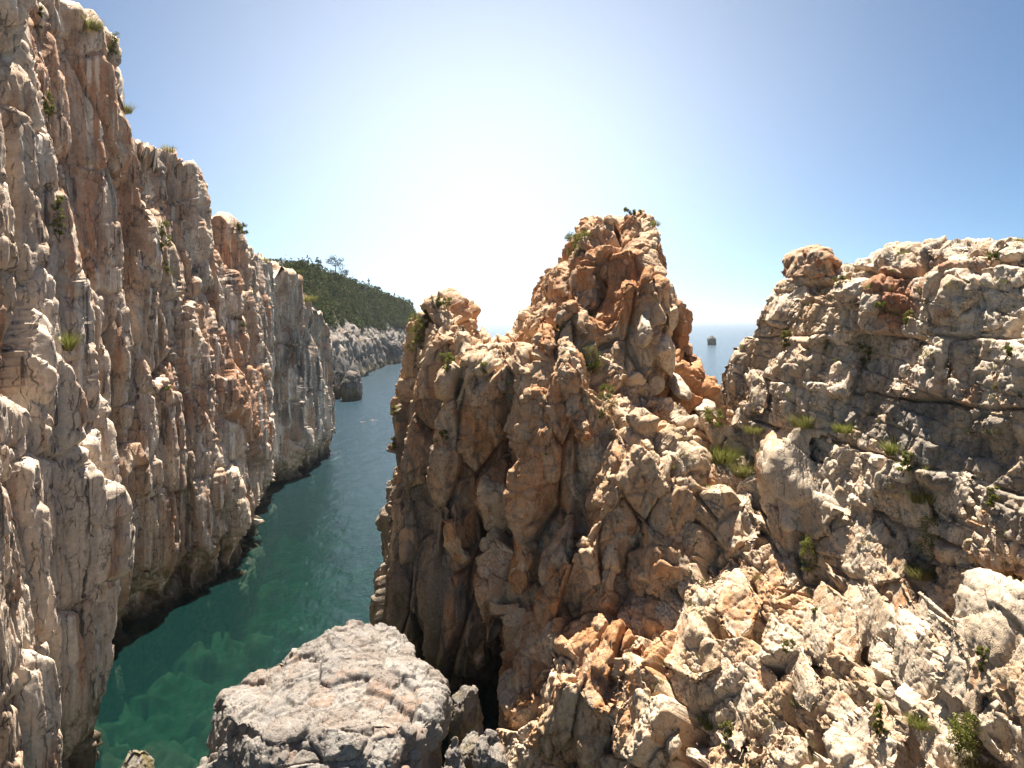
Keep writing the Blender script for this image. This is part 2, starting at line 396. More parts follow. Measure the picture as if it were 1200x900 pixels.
def formation(root_name, label, cat, masses, vox, it, layers, fine, mat, seed, rust0, grey0, zones=(), levels=2, part='rock'):
    v, q = voxel_union(masses, vox, it)
    n, fn = quads_normals(v, q)
    fc = v[q].mean(1); fnn = fn / np.maximum(np.linalg.norm(fn, axis=1, keepdims=True), 1e-9)
    if (fnn * (fc - v.mean(0))).sum() < 0: q = q[:, ::-1]; n, fnn = -n, -fnn
    vd, _i, _s = displace(v, n, layers, fine); BVH[root_name] = BVHTree.FromPolygons([tuple(x) for x in vd], [tuple(x) for x in q])
    view = fc - np.array([0, 0, EYE]); view /= np.linalg.norm(view, axis=1, keepdims=True)
    front = ((fnn * view).sum(1) < .45) & in_view(fc) & (fc[:, 2] > -3)
    root = bpy.data.objects.new(root_name, None); COL.objects.link(root); tag(root, label, cat, kind='structure')
    vb, qb, _ = compact(v, q[~front]); 
    nb, _ = quads_normals(vb, qb)
    vb2, idb, sb = displace(vb, nb, layers, fine)
    o = link('rock_back', make_mesh('rock_back', vb2, qb, rock_attrs(vb, idb, sb, seed, rust0, grey0, zones)), mat, root)
    vf, qf, _ = compact(v, q[front])
    for _ in range(levels): vf, qf = subdiv(vf, qf)
    vf = smooth_inner(vf, qf, 3)
    nf, _ = quads_normals(vf, qf)
    v2, ids, sec = displace(vf, nf, layers, fine); v2 = relax(v2, qf, 2, 8)
    k = split_blocks(root, part, v2, qf, ids, rock_attrs(vf, ids, sec, seed, rust0, grey0, zones), mat)
    print(root_name, 'quads', len(qf), 'back', len(qb), 'blocks', k)
    return root
def smooth_inner(v, q, it):
    e = np.concatenate([q[:, [0, 1]], q[:, [1, 2]], q[:, [2, 3]], q[:, [3, 0]]]); e.sort(axis=1)
    key = e[:, 0].astype(np.int64) * len(v) + e[:, 1]; u, c = np.unique(key, return_counts=True)
    b = u[c == 1]; fixed = np.zeros(len(v), bool); fixed[b // len(v)] = True; fixed[b % len(v)] = True
    w = smooth(v, q, it); w[fixed] = v[fixed]; return w

def L(size, amp, step=.3, groove=.1, gw=.06, M=None, seed=0, warp=.08, mask=None, brick=False, chop=None):
    d = dict(size=size, amp=amp, step=step, groove=groove, gw=gw, M=M, seed=seed, warp=warp, brick=brick, chop=(.25 if brick else .9) if chop is None else chop)
    if mask is not None: d['mask'] = mask
    return d

# ------------------------------------------------------------------ canyon cliff on the left
def interp(x, xs, ys): return np.interp(x, xs, ys)
def canyon():
    root = bpy.data.objects.new('canyon_cliff', None); COL.objects.link(root)
    tag(root, 'tall sheer cliff of ribbed brown and grey limestone dropping into the green inlet', 'cliff', kind='structure')
    nu, nv = 640, 470
    # stations along the wall: finer where it is near
    Y0, Y1 = 15.0, 101.0
    s = np.linspace(0, 1, nu); Yk = 1 / (1 / Y0 + (1 / Y1 - 1 / Y0) * s ** .92)
    Yp = [12, 20, 26, 30.5, 32.5, 34.5, 40, 46, 48.5, 53, 59, 64, 69.5, 77, 87, 95, 101]
    Xw = [-15.6, -16.6, -17.6, -18.6, -20.0, -22.8, -24.0, -23.8, -21.6, -20.3, -21.0, -23.2, -24.8, -27.2, -26.8, -26.0, -25.4]      # foot of the wall
    Xt = [-16.6, -18.0, -20.2, -21.8, -24.0, -24.9, -25.0, -24.9, -24.9, -25.0, -25.3, -25.7, -26.0, -27.2, -26.9, -26.3, -25.8]      # top of the wall
    Yz = [12, 20, 27, 32, 35, 38, 40, 42.5, 45, 46.2, 48, 50.5, 54, 56.7, 57.3, 60, 64, 70, 76, 81, 87, 92, 97, 101]
    Zt = [43, 43, 43, 42, 39.5, 38.2, 37.2, 36.6, 35.2, 32.9, 32.2, 32.0, 32.1, 31.8, 28.8, 28.4, 27.4, 27.2, 26.9, 26.2, 24.8, 23.4, 21.6, 20.2]
    Xt = [x - 1.6 for x in Xt]; Zt = [20 + (z - 20) * 1.07 for z in Zt]
    xw, xt, zt = interp(Yk, Yp, Xw), interp(Yk, Yp, Xt), interp(Yk, Yz, Zt)
    t = np.linspace(0, 1.12, nv)
    T, SI = np.meshgrid(t, np.arange(nu), indexing='ij')
    tw = np.minimum(T, 1.0); zb = -4.0
    bulge = np.clip((tw - .12) / .88, 0, 1)
    X = xw[SI] + (xt[SI] - xw[SI]) * (bulge ** 1.25); Z = zb + (zt[SI] - zb) * tw; Yg = Yk[SI].copy()
    # undercut just over the waterline
    X -= 1.3 * np.exp(-((Z - .9) / 1.6) ** 2) * np.clip((Yk[SI] - 33) / 6, 0, 1)
    top = np.clip((T - 1.0) / .12, 0, 1); X -= top * 9; Z += top * 1.3
    # the far end turns back behind the corner
    v = np.stack([X, Yg, Z], -1).reshape(-1, 3)
    # return wall at the far corner
    m = 60; yy = np.linspace(0, 1, m) ** 1.2
    X2 = X[:, -1][:, None] - yy[None] * 24; Y2 = Yg[:, -1][:, None] + np.sqrt(np.clip(yy, 0, 1))[None] * 3.0; Z2 = np.repeat(Z[:, -1][:, None], m, 1)
    Xa, Ya, Za = np.concatenate([X, X2[:, 1:]], 1), np.concatenate([Yg, Y2[:, 1:]], 1), np.concatenate([Z, Z2[:, 1:]], 1)
    nu2 = nu + m - 1
    v = np.stack([Xa, Ya, Za], -1).reshape(-1, 3); q = grid_quads(nu2, nv)[:, ::-1]
    q = q[:, ::-1] if quads_normals(v, q)[0][:, 0].mean() < 0 else q
    n, _ = quads_normals(v, q)
    Mz = rot(0, 3, 0)
    layers = [L((2.9, 3.4, 20.), 1.35, .7, .6, .05, Mz, 3, .1), L((1.0, 1.2, 7.0), .6, .9, .34, .035, rot(2, -2, 12), 11, .12, brick=True),
              L((.42, .46, 2.6), .26, .9, .12, .05, rot(0, -3, 30), 21, .15, brick=True, chop=0), L((.17, .19, .9), .08, 1.0, .012, .06, None, 22, .15, chop=0)]
    v2, ids, sec = displace(v, n, layers, .03)
    zones = [((-18, 27, 12), (5, 9, 12), 'pale', .35), ((-24, 42, 27), (5, 5, 6), 'rust', .35), ((-25, 57, 22), (5, 6, 9), 'rust', .35),
             ((-26, 90, 15), (8, 17, 14), 'grey', .55), ((-25, 62, 9), (5, 6, 7), 'rust', .45)]
    at = rock_attrs(v, ids, sec, 3, .36, .34, zones)
    BVH['canyon_cliff'] = BVHTree.FromPolygons([tuple(x) for x in v2.reshape(nv, nu2, 3)[::4, ::4].reshape(-1, 3)], [tuple(x) for x in grid_quads(len(range(0, nu2, 4)), len(range(0, nv, 4)))])
    k = split_blocks(root, 'rock_rib', v2, q, ids, at, M_CLIFF)
    print('canyon', len(q), k)
canyon()

# ------------------------------------------------------------------ the pinnacle
pin_masses = [
    slab([(446, 740), (444, 660), (452, 605), (464, 555), (468, 500), (468, 450), (480, 400), (490, 370), (502, 353), (524, 350), (534, 366), (547, 404), (578, 410), (606, 402), (626, 368), (648, 326), (660, 298), (674, 274), (690, 266), (716, 254), (742, 243), (762, 262), (774, 287), (786, 330), (790, 372), (790, 405), (800, 440), (812, 472), (834, 525), (850, 640), (760, 1000), (450, 1000)], 41.5, 49, .97),
    slab([(456, 760), (454, 660), (460, 600), (470, 540), (474, 470), (488, 410), (505, 375), (532, 372), (556, 416), (608, 424), (636, 386), (662, 324), (680, 288), (735, 266), (758, 282), (776, 335), (784, 420), (832, 480), (840, 640), (760, 1050), (460, 1050)], 38.5, 43, .93),
    slab([(500, 760), (500, 600), (512, 500), (520, 430), (548, 410), (592, 432), (632, 402), (654, 356), (676, 338), (700, 352), (712, 400), (760, 450), (812, 480), (830, 640), (760, 1100), (520, 1100)], 35.6, 40, .92),
    slab([(590, 700), (606, 560), (618, 460), (640, 410), (672, 400), (700, 455), (745, 475), (800, 500), (815, 640), (740, 1150), (600, 1150)], 33.2, 37, .9),
    slab([(612, 780), (622, 690), (645, 640), (680, 600), (715, 530), (760, 490), (815, 520), (830, 660), (760, 1150), (620, 1150)], 30.2, 35, .88),
    slab([(600, 1150), (608, 830), (640, 760), (700, 730), (770, 720), (800, 820), (760, 1250)], 27.2, 32, .85),
    slab([(700, 420), (712, 330), (735, 312), (770, 320), (784, 380), (784, 420), (764, 470)], 36.6, 42, .8),
]
def pt(px, py, Y): return tuple(P(px, py, Y))
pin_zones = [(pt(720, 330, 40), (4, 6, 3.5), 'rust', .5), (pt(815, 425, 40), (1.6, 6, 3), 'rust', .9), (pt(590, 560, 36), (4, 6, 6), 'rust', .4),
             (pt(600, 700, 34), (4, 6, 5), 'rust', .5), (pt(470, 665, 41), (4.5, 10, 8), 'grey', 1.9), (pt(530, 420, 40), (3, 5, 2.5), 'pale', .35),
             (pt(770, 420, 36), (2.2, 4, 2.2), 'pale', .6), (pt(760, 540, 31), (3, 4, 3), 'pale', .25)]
Mp = rot(0, 8, 20)
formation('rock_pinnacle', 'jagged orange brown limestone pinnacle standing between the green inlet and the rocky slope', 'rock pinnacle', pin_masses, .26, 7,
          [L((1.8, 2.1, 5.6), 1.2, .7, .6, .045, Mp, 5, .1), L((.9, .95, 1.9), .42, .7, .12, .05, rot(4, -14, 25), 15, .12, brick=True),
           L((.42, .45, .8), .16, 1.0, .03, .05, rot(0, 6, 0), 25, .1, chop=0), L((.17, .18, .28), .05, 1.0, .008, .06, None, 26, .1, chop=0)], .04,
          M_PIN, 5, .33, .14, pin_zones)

# ------------------------------------------------------------------ bedded wall on the right
def wall_slab(poly, d0, thick, inset=.95):
    """like slab(), but the front runs along a line in plan: distance at px is given by depth()"""
    def dep(px): return float(np.interp(px, [840, 900, 960, 1040, 1120, 1200, 1300, 1500], [33.5, 31, 28.2, 24.6, 21.4, 18.6, 15.6, 11.5])) + d0
    fr = [P(x, y, dep(x) * (1 + (460 - min(y, 620)) * .00033)) for x, y in poly]
    c = sum(fr, Vector()) / len(fr); nd = Vector((.93, .37, 0)).normalized()
    inner = [c + (p - c) * inset for p in fr]; mid = [p + nd * thick * .22 for p in fr]; bk = [p + nd * thick for p in fr]
    n = len(poly); v = inner + mid + bk; f = []
    for r in range(2):
        for i in range(n):
            j = (i + 1) % n; f.append((r * n + i, r * n + j, (r + 1) * n + j, (r + 1) * n + i))
    f.append(tuple(range(n))[::-1]); f.append(tuple(range(2 * n, 3 * n)))
    return v, f
wall_masses = [
    wall_slab([(852, 640), (850, 470), (856, 430), (866, 395), (880, 374), (893, 350), (916, 326), (958, 314), (1000, 316), (1060, 318), (1200, 320), (1330, 322), (1480, 330), (1480, 800), (1200, 760), (1000, 700)], .5, 9, .98),
    wall_slab([(990, 330), (1004, 302), (1048, 297), (1100, 290), (1140, 286), (1200, 280), (1330, 270), (1480, 262), (1480, 330), (1200, 320)], .3, 7, .99),
    wall_slab([(902, 410), (926, 342), (1000, 328), (1052, 330), (1046, 385), (960, 400)], -.9, 6, .9),
    wall_slab([(870, 600), (872, 440), (900, 420), (960, 405), (1030, 400), (1040, 480), (1040, 600)], -.4, 6, .95),
    wall_slab([(1070, 480), (1080, 400), (1075, 335), (1120, 325), (1200, 322), (1340, 325), (1480, 325), (1480, 480), (1200, 475)], -.9, 6, .96),
    wall_slab([(1060, 640), (1065, 485), (1200, 480), (1480, 480), (1480, 700), (1200, 690)], -.35, 6, .97),
]
wall_zones = [(pt(1057, 350, 24), (.34, 2.5, 1.6), 'rust', 1.3), (pt(1060, 430, 24), (.3, 2.5, 1.6), 'rust', 1.0),
              (pt(880, 470, 31), (1.5, 4, 2.0), 'grey', .4), (pt(1140, 520, 20), (4, 5, 1.7), 'grey', .8), (pt(1120, 400, 21), (.35, 4, 2.5), 'pale', .8)]
formation('rock_wall', 'bedded pale limestone wall with a flat top and red streak above the rocky slope', 'cliff', wall_masses, .17, 6,
          [L((1.7, 1.7, 2.05), .5, .75, .3, .035, rot(0, 3, 22), 6, .07, brick=True), L((.75, .75, .7), .26, .7, .1, .05, rot(4, -6, 50), 16, .12, brick=True),
           L((.32, .32, .3), .1, 1.0, .02, .05, None, 27, .1, chop=0), L((.12, .12, .12), .035, 1.0, .006, .06, None, 28, .1, chop=0)], .03,
          M_WALL, 6, .15, .22, wall_zones, levels=2)

# ------------------------------------------------------------------ rocky slope at the lower right
APX = np.array([  # px, py, distance
    (600, 940, 27.5), (640, 850, 28.5), (610, 1050, 26), (700, 900, 27.0), (750, 780, 27.6), (700, 700, 30.5), (760, 640, 30.5), (720, 560, 34), (780, 520, 32.5), (760, 470, 35),
    (820, 470, 33.8), (850, 520, 31), (820, 600, 29.3), (850, 700, 26.6), (800, 800, 26), (750, 880, 25.6), (850, 880, 23.6), (900, 620, 27.0), (880, 560, 29.0),
    (930, 530, 28.2), (985, 560, 25.8), (1000, 500, 27.3), (960, 650, 24.2), (940, 740, 23.2), (900, 820, 22.8), (900, 920, 21.6), (1000, 900, 19.3), (1010, 800, 20.6), (1000, 720, 21.8),
    (1060, 620, 22.2), (1060, 540, 24.3), (1110, 570, 21.9), (1100, 650, 20.3), (1090, 740, 19.0), (1080, 830, 18.0), (1100, 930, 16.4), (1160, 620, 19.4), (1170, 700, 17.6),
    (1160, 800, 16.6), (1180, 900, 15.0), (1230, 620, 17.4), (1260, 700, 15.4), (1260, 850, 13.6), (1300, 960, 12.0), (1150, 1020, 14.6), (1000, 1020, 17.6), (850, 1020, 21.5), (720, 1020, 24.5),
    (1380, 650, 13.2), (1380, 850, 11.2), (680, 620, 33), (660, 560, 36), (640, 700, 31.5)], float)
APX[:, 2] *= 1 - np.clip((APX[:, 1] - 640) / 260, 0, 1.6) * .07 * np.clip((APX[:, 0] - 650) / 200, 0, 1)
def apron_fit():
    p = APX[:, :2] / 300; y = np.log(APX[:, 2]); n = len(p)
    d = np.linalg.norm(p[:, None] - p[None], axis=2); K = np.where(d > 0, d ** 2 * np.log(np.maximum(d, 1e-9)), 0) + np.eye(n) * .02
    B = np.c_[np.ones(n), p]; A = np.block([[K, B], [B.T, np.zeros((3, 3))]])
    return p, np.linalg.solve(A, np.r_[y, 0, 0, 0])
_ap, _aw = apron_fit()
def apron_Y(px, py):
    s = np.stack([np.ravel(px), np.ravel(py)], 1) / 300
    d = np.linalg.norm(s[:, None] - _ap[None], axis=2); K = np.where(d > 1e-9, d ** 2 * np.log(np.maximum(d, 1e-9)), 0)
    return np.exp(K @ _aw[:-3] + np.c_[np.ones(len(s)), s] @ _aw[-3:])
def flaky(v):
    pu = CX + v[:, 0] / v[:, 1] * F; pv = HY - (v[:, 2] - EYE) / v[:, 1] * F
    return np.exp(-(((pu - 1060) / 85) ** 4 + ((pv - 745) / 85) ** 4))
def slope():
    nu, nv = 80, 60
    U, T_ = np.meshgrid(np.linspace(575, 1420, nu), np.linspace(0, 1, nv)); top_ = 452 + 40 * np.exp(-((U - 838) / 38) ** 2); V_ = top_ + (1060 - top_) * T_
    Yc = apron_Y(U, V_).reshape(nv, nu)
    v = np.stack([(U - CX) / F * Yc, Yc, EYE - (V_ - HY) / F * Yc], -1).reshape(-1, 3); q = grid_quads(nu, nv)
    bk = v + np.array([.9, 2.2, -2.6]); n = len(v)
    rim = [r * nu for r in range(nv)]; ring = list(range(nu)) + [r * nu + nu - 1 for r in range(1, nv)] + [(nv - 1) * nu + c for c in range(nu - 2, -1, -1)] + [r * nu for r in range(nv - 2, 0, -1)]
    f = [tuple(x) for x in q] + [tuple(x[::-1] + n) for x in q] + [(ring[i], ring[i] + n, ring[(i + 1) % len(ring)] + n, ring[(i + 1) % len(ring)]) for i in range(len(ring))]
    zones = [(pt(900, 700, 24), (1.2, 3, .8), 'rust', .5), (pt(1150, 640, 17), (1, 2, .8), 'rust', .3), (pt(700, 720, 29), (3, 5, 3), 'rust', .45), (pt(660, 850, 27), (3, 4, 4), 'rust', .4),
             (pt(985, 545, 24), (1.8, 3, 1.4), 'pale', .4)]
    return formation('rocky_slope', 'steep slope of broken pale limestone blocks and flakes falling away at the lower right', 'slope', [(list(np.concatenate([v, bk])), f)], .15, 4,
        [L((1.6, 1.6, 2.1), 1.15, .6, .4, .04, rot(0, 12, 25), 7, .1), L((.6, .6, 1.1), .16, .8, .1, .05, rot(6, 18, 20), 17, .12, brick=True),
         L((.28, .28, .42), .09, 1.0, .03, .05, rot(0, 10, 0), 29, .1, chop=0), L((.11, .11, .16), .045, 1.0, .008, .06, None, 30, .1),
         L((.24, .8, 1.5), .28, .7, .2, .08, rot(0, 12, 25), 41, .1, flaky)], .014, M_SLOPE, 7, .22, .12, zones, levels=2)
slope_root = slope()
# ------------------------------------------------------------------ single blocks
def hit(px, py, forms, reach=0):
    for dy in range(0, reach + 1, 4):
        d = P(px, py + dy, 1) - Vector((0, 0, EYE)); d.normalize(); best = None
        for f in forms:
            r = BVH[f].ray_cast(Vector((0, 0, EYE)), d)
            if r[0] is not None and (best is None or r[0].y < best[0].y): best = r
        if best: return (*best, dy)
    return None
def refine(v, q, Yd, s, seed, fine=.02, lev=1, aniso=(1, 1, 1.3), M=None, amp=1., chop=None):
    for _ in range(lev): v, q = subdiv(v, q)
    n, _f = quads_normals(v, q)
    if (n * (v - v.mean(0))).sum() < 0: q = q[:, ::-1]; n = -n
    an = np.array(aniso)
    lay = [L(tuple(an * .42 * s), .075 * s * amp, .6, .02 * s, .04, M, seed, .08, chop=chop), L(tuple(an * .18 * s), .03 * s * amp, .9, .006 * s, .04, M, seed + 3, .1, chop=.2),
           L(tuple(an * .075 * s), .012 * s * amp, 1.0, .002 * s, .08, None, seed + 5, .1, chop=0)]
    v2, ids, sec = displace(v, n, lay, fine); v2 = relax(v2, q, 3, 4.)
    return v2, q, ids, sec
def chisel(v, c, seed, k=18, lo=.55, hi=.86):
    """cut flat faces into a lump: everything beyond a plane is pressed back onto it"""
    g = np.random.default_rng(seed); v = v.copy()
    for _ in range(k):
        n = g.normal(size=3); n[1] = -abs(n[1]) * 1.2; n /= np.linalg.norm(n)
        h = (v - c) @ n; lim = h.max() * g.uniform(lo, hi); ex = np.maximum(h - lim, 0); v -= ex[:, None] * n
    return v
NB = [0]
def block(name, poly, forms, prot, mat, root=None, rust=.3, grey=.2, pale=0., lean=.2, label=None, cat=None, group=None, inset=.66, tail=.6, aniso=(1, 1, 1.3), amp=1.):
    NB[0] += 1; sd_ = 100 + NB[0] * 7; rnd = random.Random(sd_)
    cx = sum(p[0] for p in poly) / len(poly); cy = sum(p[1] for p in poly) / len(poly)
    h = hit(cx, cy, forms, 60)
    if h is None: print('no rock behind', name, poly[0]); return None
    Y = h[0].y
    pts = []
    w = (max(p[0] for p in poly) - min(p[0] for p in poly)) / F * Y; ht = (max(p[1] for p in poly) - min(p[1] for p in poly)) / F * Y
    s = math.sqrt(w * ht); lim = .55 * min(w, ht) + .1
    for x, y in poly:
        r = hit(x, y, forms); yy = r[0].y if r else Y + lim
        pts.append((x, y, max(Y - lim, min(Y + lim, yy))))
    prot = prot * s
    out = [P(x, y, yy - prot * .25) for x, y, yy in pts]; c = sum(out, Vector()) / len(out)
    fr = []
    for p in out:
        k = inset + rnd.uniform(-.1, .1)
        fr.append(Vector((c.x + (p.x - c.x) * k, p.y - prot * rnd.uniform(.6, 1.0), c.z + (p.z - c.z) * k - lean * s)))
    bk = [Vector((c.x + (p.x - c.x) * .92, p.y + tail * s, c.z + (p.z - c.z) * .92)) for p in out]
    n = len(out); v = fr + out + bk; f = []
    for r_ in range(2):
        for i in range(n):
            j = (i + 1) % n; f.append((r_ * n + i, r_ * n + j, (r_ + 1) * n + j, (r_ + 1) * n + i))
    v.append(sum(fr, Vector()) / n - Vector((0, prot * .15, 0)))
    f += [(i, 3 * n, (i + 1) % n) for i in range(n)]; f.append(tuple(range(2 * n, 3 * n)))
    vox = max(s / 22, Y / 667 * 2.6)
    vv, q = voxel_union([(v, f)], vox, 1)
    vv = chisel(vv, np.array(c) + np.array([0, prot * .2, 0]), sd_, *((9, .72, .95) if label else ()))
    v2, q, ids, sec = refine(vv, q, Y, s, sd_, min(.03, s * .015), 1, aniso, amp=amp)
    nn, fn = quads_normals(v2, q); fc = v2[q].mean(1); vw = fc - np.array([0, 0, EYE]); vw /= np.linalg.norm(vw, axis=1, keepdims=True)
    if not label: q = q[((fn / np.maximum(np.linalg.norm(fn, axis=1, keepdims=True), 1e-9)) * vw).sum(1) < .6]
    at = rock_attrs(v2, ids, sec, sd_, rust, grey)
    at['tone'] = np.clip(at['tone'] + pale, 0, 1.5)
    v2, q, at = compact(v2, q, at)
    o_ = v2.mean(0) if not label else np.array([v2[:, 0].mean(), v2[:, 1].mean(), v2[:, 2].min()])
    o = link(name, make_mesh(name, v2 - o_, q, at), mat, root, tuple(o_))
    if label: tag(o, label, cat, group)
    return o
PIN, WALL, SLOPE = bpy.data.objects['rock_pinnacle'], bpy.data.objects['rock_wall'], bpy.data.objects['rocky_slope']
FP = ['rock_pinnacle']; FS = ['rocky_slope', 'rock_pinnacle']; FW = ['rock_wall']; FSW = ['rocky_slope', 'rock_wall']
# pinnacle: summit
for poly, pr, ru, gr, pa in [
    ([(746, 306), (746, 286), (752, 273), (767, 262), (778, 272), (779, 290), (771, 309)], .45, .25, .1, .35),
    ([(740, 352), (739, 332), (755, 310), (779, 313), (788, 332), (800, 350), (801, 374), (794, 396), (770, 388), (761, 366)], .35, .4, .1, .1),
    ([(701, 286), (701, 266), (713, 249), (720, 255), (721, 281), (715, 290)], .4, .6, .1, 0),
    ([(731, 299), (731, 266), (740, 252), (747, 264), (745, 292)], .4, .55, .1, 0),
    ([(726, 318), (727, 297), (738, 293), (745, 305), (735, 321)], .4, .6, .05, 0),
    ([(682, 270), (696, 262), (701, 278), (692, 285)], .4, .6, .1, 0),
    ([(700, 318), (702, 292), (716, 292), (722, 312), (716, 340), (704, 340)], .35, .7, .1, -.1),
    ([(640, 353), (641, 322), (656, 300), (669, 308), (669, 372), (656, 384)], .4, .45, .2, 0),
    ([(671, 356), (670, 312), (692, 303), (704, 320), (708, 350), (703, 376), (690, 378), (680, 348)], .35, .4, .25, .1),
    ([(662, 392), (669, 357), (675, 347), (683, 350), (689, 366), (690, 398), (679, 405)], .6, .35, .1, .15),
    ([(626, 402), (628, 376), (638, 362), (651, 381), (653, 422), (646, 440), (630, 430)], .5, .75, .05, 0),
    ([(653, 450), (654, 400), (662, 392), (678, 410), (692, 437), (671, 452)], .45, .45, .15, .05),
    ([(652, 535), (650, 500), (659, 463), (683, 441), (707, 467), (707, 495), (690, 540)], .4, .55, .15, 0),
    ([(617, 480), (620, 442), (638, 429), (650, 447), (656, 500), (650, 548), (627, 530)], .4, .5, .25, 0),
    ([(600, 470), (602, 420), (614, 400), (626, 412), (628, 440), (618, 470), (610, 500)], .35, .45, .2, 0),
    ([(575, 470), (570, 430), (584, 412), (600, 420), (598, 462), (588, 490)], .3, .35, .35, 0),
    ([(530, 440), (528, 400), (540, 372), (552, 392), (556, 420), (548, 450)], .35, .15, .4, .3),
    ([(505, 420), (508, 380), (522, 360), (534, 372), (530, 408), (518, 432)], .35, .3, .3, .1),
    ([(545, 470), (540, 436), (556, 408), (570, 428), (572, 466), (560, 492)], .3, .35, .35, .05),
    ([(795, 420), (795, 390), (805, 386), (811, 400), (812, 430), (802, 445)], .5, .9, 0, 0),
    ([(808, 455), (811, 414), (821, 408), (824, 428), (830, 446), (829, 464)], .5, .95, 0, 0),
    ([(788, 440), (786, 405), (796, 398), (802, 420), (803, 452)], .35, .8, .1, 0),
    ([(700, 440), (704, 400), (722, 386), (738, 400), (740, 430), (724, 455)], .3, .4, .3, 0),
    # middle and foot
    ([(560, 590), (560, 547), (583, 528), (616, 523), (621, 573), (607, 620), (593, 653), (570, 638)], .35, .6, .15, 0),
    ([(534, 536), (532, 508), (560, 481), (574, 508), (565, 541), (547, 556)], .35, .45, .2, 0),
    ([(518, 615), (513, 566), (530, 560), (546, 620), (545, 716), (528, 698)], .45, .55, .1, 0),
    ([(600, 667), (602, 634), (625, 598), (640, 620), (631, 704), (611, 742)], .4, .65, .15, 0),
    ([(560, 700), (553, 662), (565, 648), (597, 676), (600, 741), (580, 780)], .4, .65, .1, 0),
    ([(621, 527), (621, 490), (652, 486), (655, 530), (636, 551)], .35, .55, .1, 0),
    ([(549, 742), (569, 733), (580, 797), (555, 803)], .4, .5, .2, 0),
    ([(470, 560), (476, 500), (492, 470), (504, 500), (502, 570), (488, 600)], .25, .3, .45, 0),
    ([(452, 660), (460, 590), (482, 570), (496, 620), (490, 700), (466, 720)], .2, .25, .6, -.2),
    ([(635, 680), (642, 648), (661, 612), (676, 612), (671, 676), (676, 722), (644, 714)], .4, .5, .3, .05),
    ([(680, 712), (680, 620), (707, 616), (735, 676), (745, 730), (712, 742)], .35, .5, .15, .1),
    ([(735, 655), (740, 607), (777, 593), (810, 615), (819, 667), (801, 723), (773, 752), (750, 705)], .3, .5, .1, .1),
    ([(755, 595), (754, 532), (782, 523), (791, 573), (791, 597)], .35, .4, .05, .2),
    ([(800, 600), (787, 520), (815, 514), (847, 559), (834, 601)], .3, .4, .1, .2),
    ([(700, 606), (707, 542), (726, 508), (745, 537), (736, 588), (721, 632)], .35, .45, .15, .1),
    ([(732, 830), (731, 780), (763, 770), (782, 807), (791, 853), (760, 887), (732, 868)], .35, .4, .1, .2),
    ([(663, 816), (693, 752), (726, 788), (727, 852), (694, 845)], .35, .5, .2, .05),
    ([(602, 806), (618, 714), (647, 724), (660, 780), (643, 866), (616, 876)], .3, .6, .3, -.1)]:
    block('rock', poly, FS, pr, M_PIN, PIN, ru, gr, pa, amp=1.15, inset=.55)
# white slabs stuck in the shoulder of the pinnacle
for poly, lab in [([(744, 404), (743, 381), (758, 359), (764, 386), (756, 408)], 'pale pointed slab standing upright on the shoulder below the pinnacle summit'),
                  ([(760, 412), (770, 390), (783, 389), (790, 416), (785, 440), (770, 429)], 'white four sided slab leaning below the pinnacle summit, right of the pointed slab'),
                  ([(754, 436), (764, 426), (778, 443), (776, 456), (763, 462)], 'small pale slab wedged under the white four sided slab'),
                  ([(780, 450), (792, 434), (806, 452), (812, 468), (796, 465)], 'pale wedge shaped stone at the foot of the red pillars'),
                  ([(811, 478), (826, 467), (842, 473), (843, 486), (828, 492)], 'small rounded grey stone in the gap between pinnacle and rock wall')]:
    block('stone', poly, FS, 1.0, M_SLOPE, None, .05, .0, .7, lean=.25, label=lab, cat='stone', amp=.6, inset=.7)
# slope blocks
for poly, pr, ru, gr, pa in [
    ([(778, 800), (800, 755), (819, 728), (838, 756), (866, 784), (857, 826), (806, 836)], .4, .3, .1, .2),
    ([(834, 730), (838, 704), (880, 663), (900, 700), (905, 768), (866, 772)], .4, .45, .05, .3),
    ([(839, 640), (839, 616), (855, 587), (883, 577), (902, 612), (902, 640), (880, 666), (846, 682)], .35, .25, .1, .25),
    ([(805, 723), (819, 677), (838, 705), (819, 742)], .45, .2, .1, .3),
    ([(852, 900), (861, 853), (900, 822), (936, 830), (942, 870), (934, 915)], .35, .35, .05, .2),
    ([(770, 905), (780, 860), (796, 845), (802, 900)], .4, .3, .1, .25),
    ([(972, 682), (978, 638), (997, 638), (1010, 663), (997, 694)], .45, .2, .1, .3),
    ([(1084, 724), (1099, 697), (1137, 654), (1146, 665), (1146, 716), (1130, 736), (1118, 722), (1099, 745)], .4, .1, .1, .4),
    ([(983, 893), (1010, 871), (1048, 852), (1100, 862), (1104, 905), (990, 925)], .35, .3, .05, .3),
    ([(1149, 762), (1152, 694), (1168, 700), (1178, 679), (1179, 703), (1162, 768)], .4, .1, .15, .3),
    ([(905, 700), (915, 660), (938, 650), (948, 690), (930, 720)], .35, .3, .1, .2),
    ([(880, 830), (885, 790), (910, 775), (925, 800), (915, 835)], .35, .4, .1, .2)]:
    block('rock', poly, FS, pr, M_SLOPE, SLOPE, ru, gr, pa)
